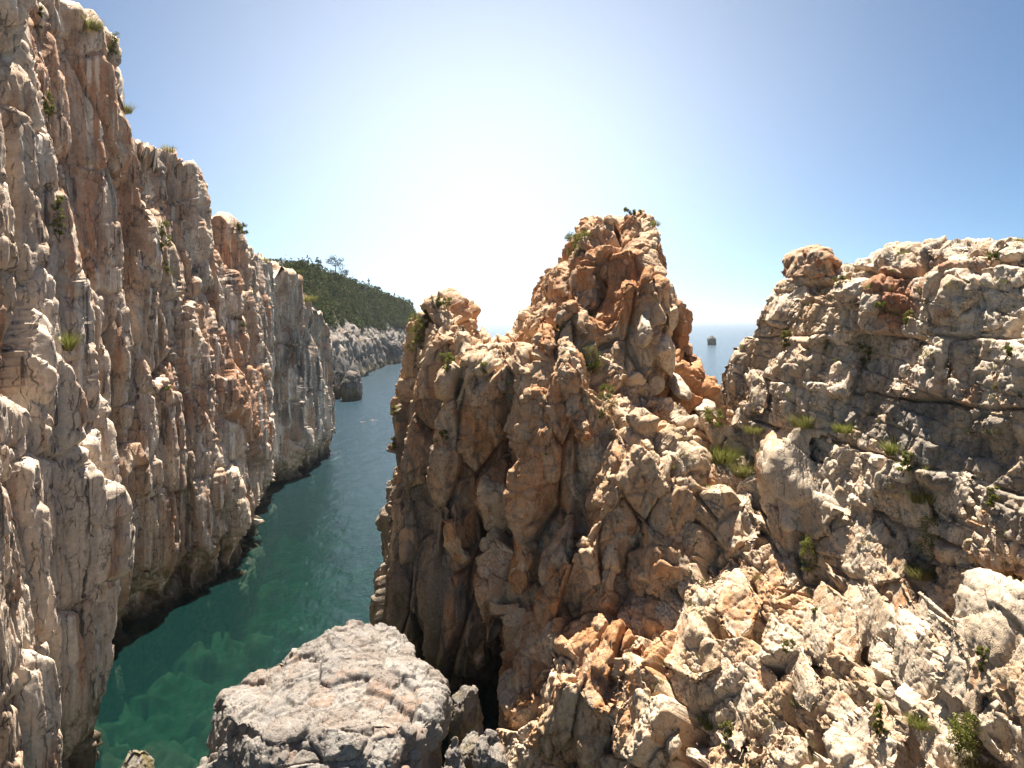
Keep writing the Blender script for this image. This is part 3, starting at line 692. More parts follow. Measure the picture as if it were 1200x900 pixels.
# the flakes: thin upright plates of one bed
for i, (x, y, w, h) in enumerate([(968, 760, 18, 70), (986, 745, 15, 90), (1003, 770, 20, 95), (1022, 735, 14, 80), (1036, 755, 17, 115), (1052, 740, 13, 120), (1066, 715, 17, 110), (1070, 790, 17, 80),
                                  (1084, 775, 15, 90), (1098, 785, 19, 105), (1114, 765, 14, 110), (1128, 785, 18, 100), (1142, 770, 13, 80), (1010, 690, 15, 60), (1040, 680, 18, 62), (1058, 672, 14, 60),
                                  (945, 790, 17, 55), (958, 815, 16, 50), (1000, 840, 18, 45), (1140, 830, 16, 50), (1078, 840, 20, 40)]):
    w *= 1.15; rnd = random.Random(i * 3 + 1); lean = h * rnd.uniform(.05, .22); j = lambda k: rnd.uniform(-k, k)
    poly = [(x - w * .5 - lean * .5, y + h * .5), (x - w * .45, y - h * .2 + j(8)), (x + lean * .5 - w * .1 + j(3), y - h * .52), (x + w * .5 + lean * .5, y - h * .4 + j(6)), (x + w * .55, y + h * .2 + j(8)), (x + w * .2 - lean * .5, y + h * .55)]
    block('rock_flake', poly, ['rocky_slope'], .95, M_SLOPE, SLOPE, .12 + rnd.random() * .15, .08, .35, lean=.1, inset=.5, aniso=(.6, 1, 2.2), amp=.55, tail=1.2)
for poly, lab, pr, pa, ru in [
    ([(907, 556), (912, 532), (937, 505), (978, 497), (1000, 507), (1023, 496), (1038, 523), (1052, 546), (1042, 587), (997, 598), (974, 597), (959, 624), (920, 628), (909, 590)], 'large rounded pale grey boulder just below the foot of the rock wall', .22, .35, .12),
    ([(962, 655), (962, 632), (997, 596), (1013, 559), (1029, 568), (1023, 602), (991, 637), (975, 663)], 'long pale prism of rock leaning against the large rounded boulder', .55, .35, .2),
    ([(1010, 655), (1016, 618), (1038, 600), (1064, 612), (1065, 663), (1048, 691), (1016, 688), (1000, 676)], 'blocky tan boulder right of the long leaning prism', .45, .25, .3),
    ([(1104, 600), (1106, 583), (1118, 559), (1143, 546), (1162, 574), (1152, 612), (1130, 619), (1112, 610)], 'white topped boulder with a sharp peak against the dark foot of the wall', .5, .45, .2),
    ([(1149, 637), (1152, 618), (1165, 600), (1181, 610), (1184, 650), (1168, 675), (1150, 657)], 'brown upright boulder right of the white peaked boulder', .5, .05, .4),
    ([(1054, 596), (1070, 570), (1086, 580), (1092, 599), (1073, 612)], 'small pale stone above the blocky tan boulder', .5, .35, .15),
    ([(1023, 856), (1031, 815), (1045, 830), (1040, 858)], 'small orange tan stone standing below the upright flakes', .6, .2, .4),
    ([(1102, 862), (1103, 832), (1111, 820), (1118, 843), (1115, 874)], 'narrow pale stone standing upright near the bottom edge of the slope', .6, .35, .15),
    ([(1141, 842), (1168, 744), (1184, 704), (1205, 686), (1240, 700), (1250, 910), (1190, 915), (1165, 880)], 'big smooth slab of pale rock cut by the right edge of the view', .4, .35, .15)]:
    block('boulder', poly, FSW, pr, M_SLOPE, None, ru, .1, pa, label=lab, cat='boulder' if 'stone' not in lab else 'stone', amp=.7)
# rock wall blocks
for poly, pr, ru, gr, pa in [
    ([(1000, 303), (1020, 300), (1048, 298), (1050, 319), (1010, 318)], .35, .2, .1, .3),
    ([(1052, 317), (1052, 300), (1084, 290), (1084, 310), (1070, 318)], .4, .25, .1, .3),
    ([(1089, 311), (1090, 292), (1105, 286), (1112, 306), (1100, 312)], .4, .2, .1, .3),
    ([(1117, 310), (1116, 292), (1137, 284), (1160, 294), (1156, 311)], .35, .15, .1, .35),
    ([(1177, 306), (1176, 292), (1197, 280), (1230, 280), (1240, 308)], .4, .1, .1, .35),
    ([(968, 476), (970, 450), (976, 431), (993, 411), (1017, 418), (1021, 447), (1013, 478)], .4, .2, .1, .25),
    ([(972, 396), (990, 369), (1010, 374), (1013, 408), (994, 409)], .3, .2, .1, .25),
    ([(1154, 388), (1156, 365), (1173, 360), (1195, 374), (1196, 389)], .5, .15, .1, .35),
    ([(1124, 462), (1127, 397), (1160, 394), (1190, 394), (1197, 453), (1171, 463)], .2, .25, .15, .1),
    ([(1052, 466), (1070, 440), (1091, 410), (1095, 434), (1071, 478)], .4, .15, .1, .4),
    ([(1059, 420), (1058, 400), (1089, 390), (1090, 408), (1062, 428)], .35, .2, .1, .25),
    ([(851, 466), (857, 432), (868, 410), (880, 402), (882, 440), (878, 505), (854, 500)], .2, .15, .4, .1),
    ([(882, 500), (884, 428), (917, 425), (906, 490), (882, 505)], .2, .2, .35, .1),
    ([(920, 500), (922, 431), (947, 412), (968, 400), (972, 440), (960, 500)], .25, .15, .3, .1),
    ([(902, 378), (914, 352), (938, 326), (968, 318), (978, 333), (956, 372), (920, 386)], .2, .1, .1, .35),
    ([(984, 342), (1009, 318), (1040, 321), (1041, 358), (1008, 362)], .25, .12, .15, .3),
    ([(1098, 385), (1100, 345), (1125, 330), (1150, 345), (1148, 384), (1120, 392)], .25, .15, .1, .35),
    ([(1116, 330), (1118, 314), (1160, 312), (1162, 330), (1140, 338)], .3, .2, .15, .2),
    ([(1166, 334), (1166, 312), (1230, 310), (1232, 332), (1190, 338)], .3, .2, .15, .2),
    ([(1098, 462), (1098, 396), (1122, 394), (1120, 462)], .2, .2, .35, .05)]:
    block('rock', poly, FW, pr, M_WALL, WALL, ru, gr, pa)
block('boulder', [(929, 326), (930, 300), (941, 288), (953, 285), (968, 289), (983, 310), (982, 326)], FW, .8, M_WALL, None, .55, .45, -.4, lean=.02, label='brown block perched on the left end of the rock wall against the sky', cat='boulder', tail=.9)

def free_rock(name, pts, mat, vox, seed, label, cat, rust=.15, grey=.2, lev=2, s=None, group=None, aniso=(1, 1, 1), amp=1., it=2, base=None):
    v, f = hull([Vector(p) for p in pts]); vv, q = voxel_union([(v, f)], vox, it); vv = chisel(vv, vv.mean(0), seed, 14, .84, .98)
    ex = vv.max(0) - vv.min(0); s = s or float(np.prod(ex) ** (1 / 3))
    v2, q, ids, sec = refine(vv, q, 20, s, seed, min(.04, s * .012), lev, aniso, amp=amp, chop=.3)
    o_ = np.array([v2[:, 0].mean(), v2[:, 1].mean(), v2[:, 2].min() if base is None else base])
    return tag(link(name, make_mesh(name, v2 - o_, q, rock_attrs(v2, ids, sec, seed, rust, grey)), mat, None, tuple(o_)), label, cat, group)
# the big boulder in the foreground
bp_ = [(225, 850, 25), (330, 768, 28.6), (342, 760, 29), (360, 744, 29.6), (400, 738, 30), (414, 725, 31), (440, 727, 31), (468, 738, 30.4), (490, 772, 29), (500, 796, 27.6), (513, 803, 27), (522, 812, 27), (516, 850, 25.5), (270, 798, 27), (232, 828, 25.6),
       (262, 852, 24), (330, 880, 22.6), (430, 880, 22.4), (490, 880, 23.2)]
pts = [tuple(P(*b)) for b in bp_]
for x, y, Y in [(225, 860, 25), (330, 900, 22.2), (440, 900, 22.0), (505, 890, 24), (500, 800, 29.5), (320, 790, 29.5), (420, 740, 32)]:
    p = P(x, y, Y); pts += [tuple(p), (p.x, p.y + .3, -2.5)]
free_rock('boulder', pts, M_BOULD, .17, 307, 'huge pitted grey boulder in the foreground beside the green water', 'boulder', .14, .36, s=4.0, amp=1.5)
def lump(px, py, Y, w, h, d=None, sink=1.0, seed=1, top=.5):
    """rough points for a standing stone whose top shows at (px, py)"""
    r = random.Random(seed); c = P(px, py, Y); d = d or w; pts = [(c.x + r.uniform(-.1, .1) * w, c.y, c.z)]
    for k in range(7):
        a = k / 7 * 6.283 + r.uniform(-.3, .3)
        pts += [(c.x + math.cos(a) * w * top * .5, c.y + math.sin(a) * d * top * .5, c.z - h * r.uniform(.1, .3)), (c.x + math.cos(a) * w * .5, c.y + math.sin(a) * d * .5, c.z - h * r.uniform(.55, .75)), (c.x + math.cos(a) * w * .55, c.y + math.sin(a) * d * .55, c.z - h - sink)]
    return pts
for i, (px, py, Y, w, h, lab) in enumerate([
    (158, 874, 27.5, 1.7, 1.6, 'small tan rock rising out of the green water at the bottom edge'),
    (576, 848, 25.5, 1.5, 2.2, 'pointed brown rock wedged in the dark gap, beside the base of the pinnacle'),
    (532, 856, 25.0, 1.0, 2.0, 'narrow grey rock wedged in the gap, right beside the huge boulder'),
    (552, 842, 27.5, 1.0, 2.2, 'dark thin rock standing between two other rocks in the gap'),
    (545, 800, 29.5, 1.9, 2.4, 'bluish grey rock in shadow at the head of the dark gap'),
    (524, 886, 23.5, .7, 1.0, 'small pale stone at the bottom of the gap below the green sprig')]):
    free_rock('boulder' if w > 1 else 'stone', lump(px, py, Y, w, h, sink=3.5, seed=i + 4, top=.55), M_BOULD, .11, 320 + i * 5, lab, 'boulder' if w > 1 else 'stone', .3, .55, lev=1)
# rock islet at the foot of the headland, sea stack far out
free_rock('sea_rock', lump(413, 432, 168, 5.5, 7, 9, 4, 9, .7), M_FAR, .5, 401, 'dark rock islet just beyond the end of the tall cliff', 'sea rock', .1, .7, lev=1)
free_rock('sea_rock', lump(834, 392, 540, 7.5, 6, 6, 3, 12, .1), M_FAR, .6, 405, 'tiny blue grey rock out at sea seen through the notch', 'sea rock', .05, .6, lev=0)


# ------------------------------------------------------------------ sea
def sea():
    t = NT('sea_water'); p = t.pos()
    fr = t.new('ShaderNodeFresnel'); fr.inputs[0].default_value = 1.33
    gl_ = t.new('ShaderNodeBsdfGlossy'); gl_.inputs['Roughness'].default_value = .16
    tr = t.new('ShaderNodeBsdfTransparent')
    h = t.math('ADD', t.math('MULTIPLY', t.noise(t.scale(p, (1, .6, 1)), .55, 4, .6, .5), 1.0), t.math('MULTIPLY', t.noise(p, 2.4, 3, .6, .3), .25))
    bp = t.new('ShaderNodeBump'); bp.inputs['Distance'].default_value = .55; t.put(bp.inputs['Height'], h)
    yy = t.new('ShaderNodeSeparateXYZ'); t.put(yy.inputs[0], p); t.put(bp.inputs['Strength'], t.math('ADD', .3, t.math('MULTIPLY', .6, t.ramp(yy.outputs[1], 70, 170))))
    for x in (fr, gl_): t.l.new(bp.outputs[0], x.inputs['Normal'])
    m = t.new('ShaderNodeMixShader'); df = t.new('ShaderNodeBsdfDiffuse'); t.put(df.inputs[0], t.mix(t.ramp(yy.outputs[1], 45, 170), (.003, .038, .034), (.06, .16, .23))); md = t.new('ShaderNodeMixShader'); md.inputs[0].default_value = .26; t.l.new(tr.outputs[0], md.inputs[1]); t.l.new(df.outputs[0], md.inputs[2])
    t.l.new(fr.outputs[0], m.inputs[0]); t.l.new(md.outputs[0], m.inputs[1]); t.l.new(gl_.outputs[0], m.inputs[2])
    t.l.new(m.outputs[0], t.out.inputs[0])
    va = t.new('ShaderNodeVolumeAbsorption'); va.inputs[0].default_value = (.02, .72, .58, 1); va.inputs[1].default_value = .17
    t.l.new(va.outputs[0], t.out.inputs['Volume'])
    B, D = 24000, -14
    v = [(-B, -60, 0), (B, -60, 0), (B, B, 0), (-B, B, 0), (-B, -60, D), (B, -60, D), (B, B, D), (-B, B, D)]
    f = np.array([(0, 1, 2, 3), (7, 6, 5, 4), (0, 4, 5, 1), (1, 5, 6, 2), (2, 6, 7, 3), (3, 7, 4, 0)])
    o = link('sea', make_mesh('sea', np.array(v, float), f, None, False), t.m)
    tag(o, 'clear green water of the inlet turning blue toward the open sea', 'sea', kind='structure')
    # bottom
    t = NT('seabed_rock'); p = t.pos()
    n1 = t.noise(p, .5, 8, .72, .3); n2 = t.noise(p, 3.5, 6, .7)
    c = t.mix(t.ramp(n1, .42, .58), (.05, .047, .03), (.022, .02, .011)); c = t.mix(t.math('MULTIPLY', n2, .6), c, (.03, .034, .016))
    b = t.new('ShaderNodeBsdfDiffuse'); t.put(b.inputs[0], c); t.l.new(b.outputs[0], t.out.inputs[0])
    nu, nv = 260, 420
    X, Yg = np.meshgrid(np.linspace(-34, 6, nu), 18 + 112 * np.linspace(0, 1, nv) ** 1.6)
    vv = np.stack([X, Yg, X * 0], -1).reshape(-1, 3)
    mid = np.interp(Yg.ravel(), [18, 30, 45, 60, 80, 110], [-14, -14, -17.5, -18, -18.5, -18]); wd = 6.5
    z = -np.interp(Yg.ravel(), [18, 30, 45, 60, 80, 110, 130], [1.6, 2.1, 3.4, 4.8, 6.5, 8, 9]) + np.clip((np.abs(vv[:, 0] - mid) - wd) * .28, 0, 4)
    dd, cc = facet(vv, (2.6, 2.6, 2.6), None, 51, 1.0, 1.2, .3, .08)
    d2, cc = facet(vv, (.9, .9, .9), None, 52, .4, 1.0, .15, .08); dd = dd + d2
    z = np.minimum(z + dd * .9 + fbm(vv / 1.3, 4, 8) * .35, -.15); vv[:, 2] = np.maximum(z, -13)
    o = link('seabed', make_mesh('seabed', vv, grid_quads(nu, nv)), t.m); tag(o, 'rocky seabed seen through the clear green water', 'seabed', kind='structure')
    v = np.array([(-B, -59, -13.5), (B, -59, -13.5), (B, B - 1, -13.5), (-B, B - 1, -13.5)], float)
    o = link('deep_seabed', make_mesh('deep_seabed', v, np.array([(0, 1, 2, 3)])), t.m); tag(o, 'deep seabed under the open water', 'seabed', kind='structure')
sea()
# ------------------------------------------------------------------ hillside and coast beyond the cliff
HS = {}
def hillside():
    Ys = [118, 150, 180, 230, 290, 330, 370, 400, 425]
    sec = [[(-38, -3), (-41, 13), (-46, 17), (-52, 23), (-140, 26)], [(-40, -3), (-43.5, 14.5), (-48, 19), (-55, 29), (-150, 31)], [(-43.8, -3), (-46.5, 14.7), (-51, 19.5), (-59, 35.8), (-155, 38)],
           [(-52, -3), (-55, 13.5), (-59, 19.4), (-66, 37.5), (-165, 38)], [(-54, -3), (-56.5, 12.3), (-61, 19.2), (-68, 36.2), (-170, 34)], [(-50.5, -3), (-53, 11.8), (-57, 18.8), (-64, 33.2), (-170, 30)],
           [(-47, -3), (-49, 10.5), (-52, 17.5), (-58, 29.5), (-170, 24)], [(-46, -3), (-48, 8), (-51, 13), (-58, 22), (-170, 16)], [(-58, -4), (-62, -3.5), (-66, -3), (-75, -3), (-170, -3)]]
    A = np.array(sec, float); nu, nv = 300, 150
    yy = np.linspace(118, 425, nu); tt = np.linspace(0, 4, nv) ; tt = np.concatenate([np.linspace(0, 3, 120), np.linspace(3.05, 4, 30)])
    X = np.zeros((nv, nu)); Z = X.copy()
    for r, t in enumerate(tt):
        k = min(int(t), 3); f = t - k
        for arr, c in ((X, 0), (Z, 1)):
            arr[r] = np.interp(yy, Ys, A[:, k, c]) * (1 - f) + np.interp(yy, Ys, A[:, k + 1, c]) * f
    T = np.repeat(tt[:, None], nu, 1); v = np.stack([X, np.repeat(yy[None], nv, 0), Z], -1).reshape(-1, 3); q = grid_quads(nu, nv)
    n, _ = quads_normals(v, q)
    if n[:, 2].mean() < 0: q = q[:, ::-1]; n = -n
    w = np.clip(2.3 - T.ravel(), .15, 1)
    d1, ids = facet(v, (5.5, 7, 8), rot(0, 6, 0), 71, 1.7, .7, .8, .05, .1); d2, sec_ = facet(v, (2.4, 2.6, 3.5), rot(0, -8, 0), 72, .6, .8, .2, .06, .1, chop=.4)
    v = v + n * ((d1 + d2 + fbm(v / 3, 3, 5) * .3) * w)[:, None]
    at = rock_attrs(v, ids, sec_, 71, .15, .3); low = np.clip((13 - v[:, 2]) / 6, 0, 1); at['grey'] = np.clip(at['grey'] - .2 + low * 1.0, 0, 1.4); at['tone'] = at['tone'] - .3 + (1 - low) * .35; at['grey'] = np.where(T.ravel() > 1.85 + fbm(v / 11, 3, 61) * .45, 1.4, at['grey'])  # low: shade of the coastal cliffs put into grey and tone; above, dark soil
    root = bpy.data.objects.new('hillside', None); COL.objects.link(root); tag(root, 'green hillside running down to pale coastal rocks beyond the inlet', 'hillside', kind='structure')
    split_blocks(root, 'rock', v, q, ids, at, M_FAR, 60, 40)
    HS['v'], HS['T'], HS['n'] = v, T.ravel(), n
hillside()
def leaf_cards(c, size, n, rnd, tone=None, up=.3):
    """n small leaf-sized quads at the centres c"""
    a = rnd.normal(size=(n, 3)); a /= np.linalg.norm(a, axis=1, keepdims=True); a[:, 2] = a[:, 2] * .7 + up
    b = np.cross(a, rnd.normal(size=(n, 3))); b /= np.maximum(np.linalg.norm(b, axis=1, keepdims=True), 1e-6)
    sz = (size * rnd.uniform(.6, 1.4, n))[:, None]; a = a * sz; b = b * sz * .5
    v = np.stack([c - a, c + b, c + a, c - b], 1).reshape(-1, 3); q = np.arange(n * 4).reshape(-1, 4)
    t = np.repeat(rnd.random(n) if tone is None else tone, 4)
    return v, q, {'tone': t}
def tree_crown(seed, h, r, lobes, n, size, cone=False):
    rnd = np.random.default_rng(seed); C, K = [], []
    for k in range(lobes):
        a = rnd.uniform(0, 6.28); z = rnd.uniform(.35, .95); rr = r * ((1.05 - z) * 1.1 if cone else math.sqrt(max(0, 1 - (z * 1.5 - .9) ** 2)) * .75) * rnd.uniform(.4, 1)
        C.append((math.cos(a) * rr, math.sin(a) * rr, z * h)); K.append((r * (.22 if cone else .42)) * rnd.uniform(.7, 1.2))
    C, K = np.array(C), np.array(K); i = rnd.integers(0, lobes, n)
    d = rnd.normal(size=(n, 3)); d /= np.linalg.norm(d, axis=1, keepdims=True); d *= rnd.uniform(.3, 1, (n, 1)) ** .5
    return leaf_cards(C[i] + d * K[i][:, None] * np.array([1, 1, .8]), size, n, rnd, up=.1)
def tube(pts, r0, r1, k=6):
    pts = [Vector(p) for p in pts]; v = []
    for i, p in enumerate(pts):
        d = (pts[min(i + 1, len(pts) - 1)] - pts[max(i - 1, 0)]).normalized(); a = d.orthogonal().normalized(); b = d.cross(a); r = r0 + (r1 - r0) * i / (len(pts) - 1)
        v += [tuple(p + (a * math.cos(j / k * 6.283) + b * math.sin(j / k * 6.283)) * r) for j in range(k)]
    f = [(i * k + j, i * k + (j + 1) % k, (i + 1) * k + (j + 1) % k, (i + 1) * k + j) for i in range(len(pts) - 1) for j in range(k)]
    return np.array(v, float), np.array(f)
protos = []
for s_, h, r, lb, n_, cone in [(1, 4.2, 2.4, 9, 420, False), (2, 3.2, 2.1, 7, 340, False), (3, 5.5, 1.5, 12, 380, True), (4, 6.4, 3.4, 12, 620, False)]:
    cr = make_mesh('crown', *tree_crown(s_, h, r, lb, n_, .26, cone), shade=False); cr.materials.append(M_TREE)
    tk = make_mesh('trunk', *tube([(0, 0, -1), (.1, 0, h * .3), (0, .1, h * .7)], .22, .07)); tk.materials.append(M_BARK); protos.append((cr, tk))
rt = random.Random(5); v_, T_ = HS['v'], HS['T']
cand = np.where((T_ > 1.82 + fbm(v_ / 11, 3, 61) * .5) & (T_ < 3.12) & (v_[:, 1] > 165) & (v_[:, 1] < 395))[0]
def tree(p, k, sc, label, group=None):
    o = bpy.data.objects.new('tree', None); COL.objects.link(o); o.location = p; o.scale = (sc, sc, sc); o.rotation_euler = (0, 0, rt.uniform(0, 6)); tag(o, label, 'tree', group)
    link('crown', protos[k][0], None, o); link('trunk', protos[k][1], None, o)
def near(px, py):
    u = CX + v_[:, 0] / v_[:, 1] * F; w = HY - (v_[:, 2] - EYE) / v_[:, 1] * F
    ok = (T_ > 2.0) & (T_ < 3.2); d = (u - px) ** 2 + (w - py) ** 2 + np.where(ok, 0, 1e6); return v_[int(d.argmin())]
for px, py, k, sc, lab in [(357, 318, 0, .75, 'small round tree on the ridge nearest the end of the cliff'), (393, 322, 3, 1.1, 'largest bushy dark tree standing out on the hill ridge'),
                           (432, 336, 2, .8, 'small pointed conifer rising above the middle of the hill ridge'), (371, 318, 1, .8, 'low bushy tree between the small round tree and the largest tree on the ridge'),
                           (485, 358, 1, 1.0, 'low tree at the far end of the hill ridge')]:
    tree(Vector(near(px, py)), k, sc, lab)
for i in range(70):
    p = v_[cand[rt.randrange(len(cand))]]
    tree(Vector(p), rt.choice([0, 1, 1, 0, 2]), rt.uniform(.5, .95), 'rounded dark green tree among many on the hillside above the pale coast', 'trees covering the hillside')
rnd = np.random.default_rng(9); ci = cand[rnd.integers(0, len(cand), 5200)]
ch = rnd.uniform(.2, 1, 5200) ** 2 * 1.9; keep_ = fbm(v_[ci] / 9, 3, 33) > -.35
ch = np.where(keep_, ch, ch * .15); big = np.repeat(.45 + ch * .45, 14)[:, None]
cc = np.repeat(v_[ci], 14, 0) + rnd.normal(size=(5200 * 14, 3)) * np.array([.75, .75, .55]) * big + np.array([0, 0, 1]) * np.repeat(ch, 14)[:, None] * .8
o = link('scrub', make_mesh('scrub', *leaf_cards(cc, .42, len(cc), rnd, np.repeat(rnd.random(5200), 14), .2), shade=False), M_TREE); tag(o, 'low green scrub covering the far hillside', 'scrub', kind='stuff')

# ------------------------------------------------------------------ plants on the rocks
ALL = ['canyon_cliff', 'rock_pinnacle', 'rock_wall', 'rocky_slope']
def grass(seed, h, r, n, droop=.5, wid=.012):
    g = np.random.default_rng(seed); a = g.uniform(0, 6.283, n); rr = r * np.sqrt(g.random(n)); base = np.stack([np.cos(a) * rr, np.sin(a) * rr * .7, -.05 + 0 * a], 1)
    d = np.stack([np.cos(a) * g.uniform(0, 1, n), np.sin(a) * g.uniform(0, 1, n), np.ones(n)], 1) * np.array([droop, droop, 1]); d /= np.linalg.norm(d, axis=1, keepdims=True)
    L_ = (h * g.uniform(.45, 1.1, n))[:, None]; side = np.stack([-np.sin(a), np.cos(a), 0 * a], 1) * wid * g.uniform(.6, 1.4, (n, 1))
    m = base + d * L_ * .55; tip = base + d * L_ * np.array([1.35, 1.35, .92])
    v = np.stack([base - side, base + side, m + side * .8, m - side * .8, tip + side * .15, tip - side * .15], 1).reshape(-1, 3)
    k = np.arange(n)[:, None] * 6; q = np.concatenate([k + np.array([[0, 1, 2, 3]]), k + np.array([[3, 2, 4, 5]])])
    return v, q, {'tone': np.repeat(g.random(n), 6)}
NP_ = [0]
def plant(px, py, w, h, kind, label, dens=1.0):
    """w, h: size in photo pixels; kind: grass, dry, shrub, green"""
    NP_[0] += 1; sd_ = NP_[0] * 13
    r = hit(px, py + h * .45, ALL, 80)
    if r is None: print('plant misses', px, py); return
    Y = r[0].y - .15; m = Y / F; W_, H_ = w * m, h * m; p = P(px, py + h * (.5 if not r[4] else .45) + r[4], Y); px1 = Y / 667
    if kind in ('grass', 'dry'):
        n = int(dens * max(60, min(420, w * h * .5)))
        o = link('grass_tuft', make_mesh('grass_tuft', *grass(sd_, H_ * .62, W_ * .5, int(n * 2), .9, max(.006, px1 * .17)), shade=False), M_DRY if kind == 'dry' else M_GREEN, None, p); tag(o, label, 'grass')
        return
    o = bpy.data.objects.new('shrub', None); COL.objects.link(o); o.location = p; tag(o, label, 'shrub')
    g = np.random.default_rng(sd_); nl = max(9, int(w * h / 28)); n = int(dens * max(260, min(1800, w * h * 2.6)))
    C = np.stack([g.uniform(-.42, .42, nl) * W_, g.uniform(-.3, .3, nl) * min(W_, H_), g.uniform(.1, .85, nl) * H_], 1); i = g.integers(0, nl, n); rad = max(min(W_, H_) * .17, px1 * 2)
    d = g.normal(size=(n, 3)); d /= np.linalg.norm(d, axis=1, keepdims=True); c = C[i] + d * (g.random((n, 1)) ** .5) * rad
    link('foliage', make_mesh('foliage', *leaf_cards(c, max(.03, px1 * .8), n, g, np.clip(g.random(nl)[i] * .6 + g.random(n) * .4, 0, 1), .25), shade=False), M_GREEN if kind == 'green' else M_SHRUB, o)
    for k in range(3):
        e = C[k]; v, f = tube([(0, .2, -.15), (e[0] * .4, e[1] * .5, e[2] * .5), tuple(e)], max(.012, px1 * .3), .006, 5); link('stem', make_mesh('stem', v, f), M_BARK, o)
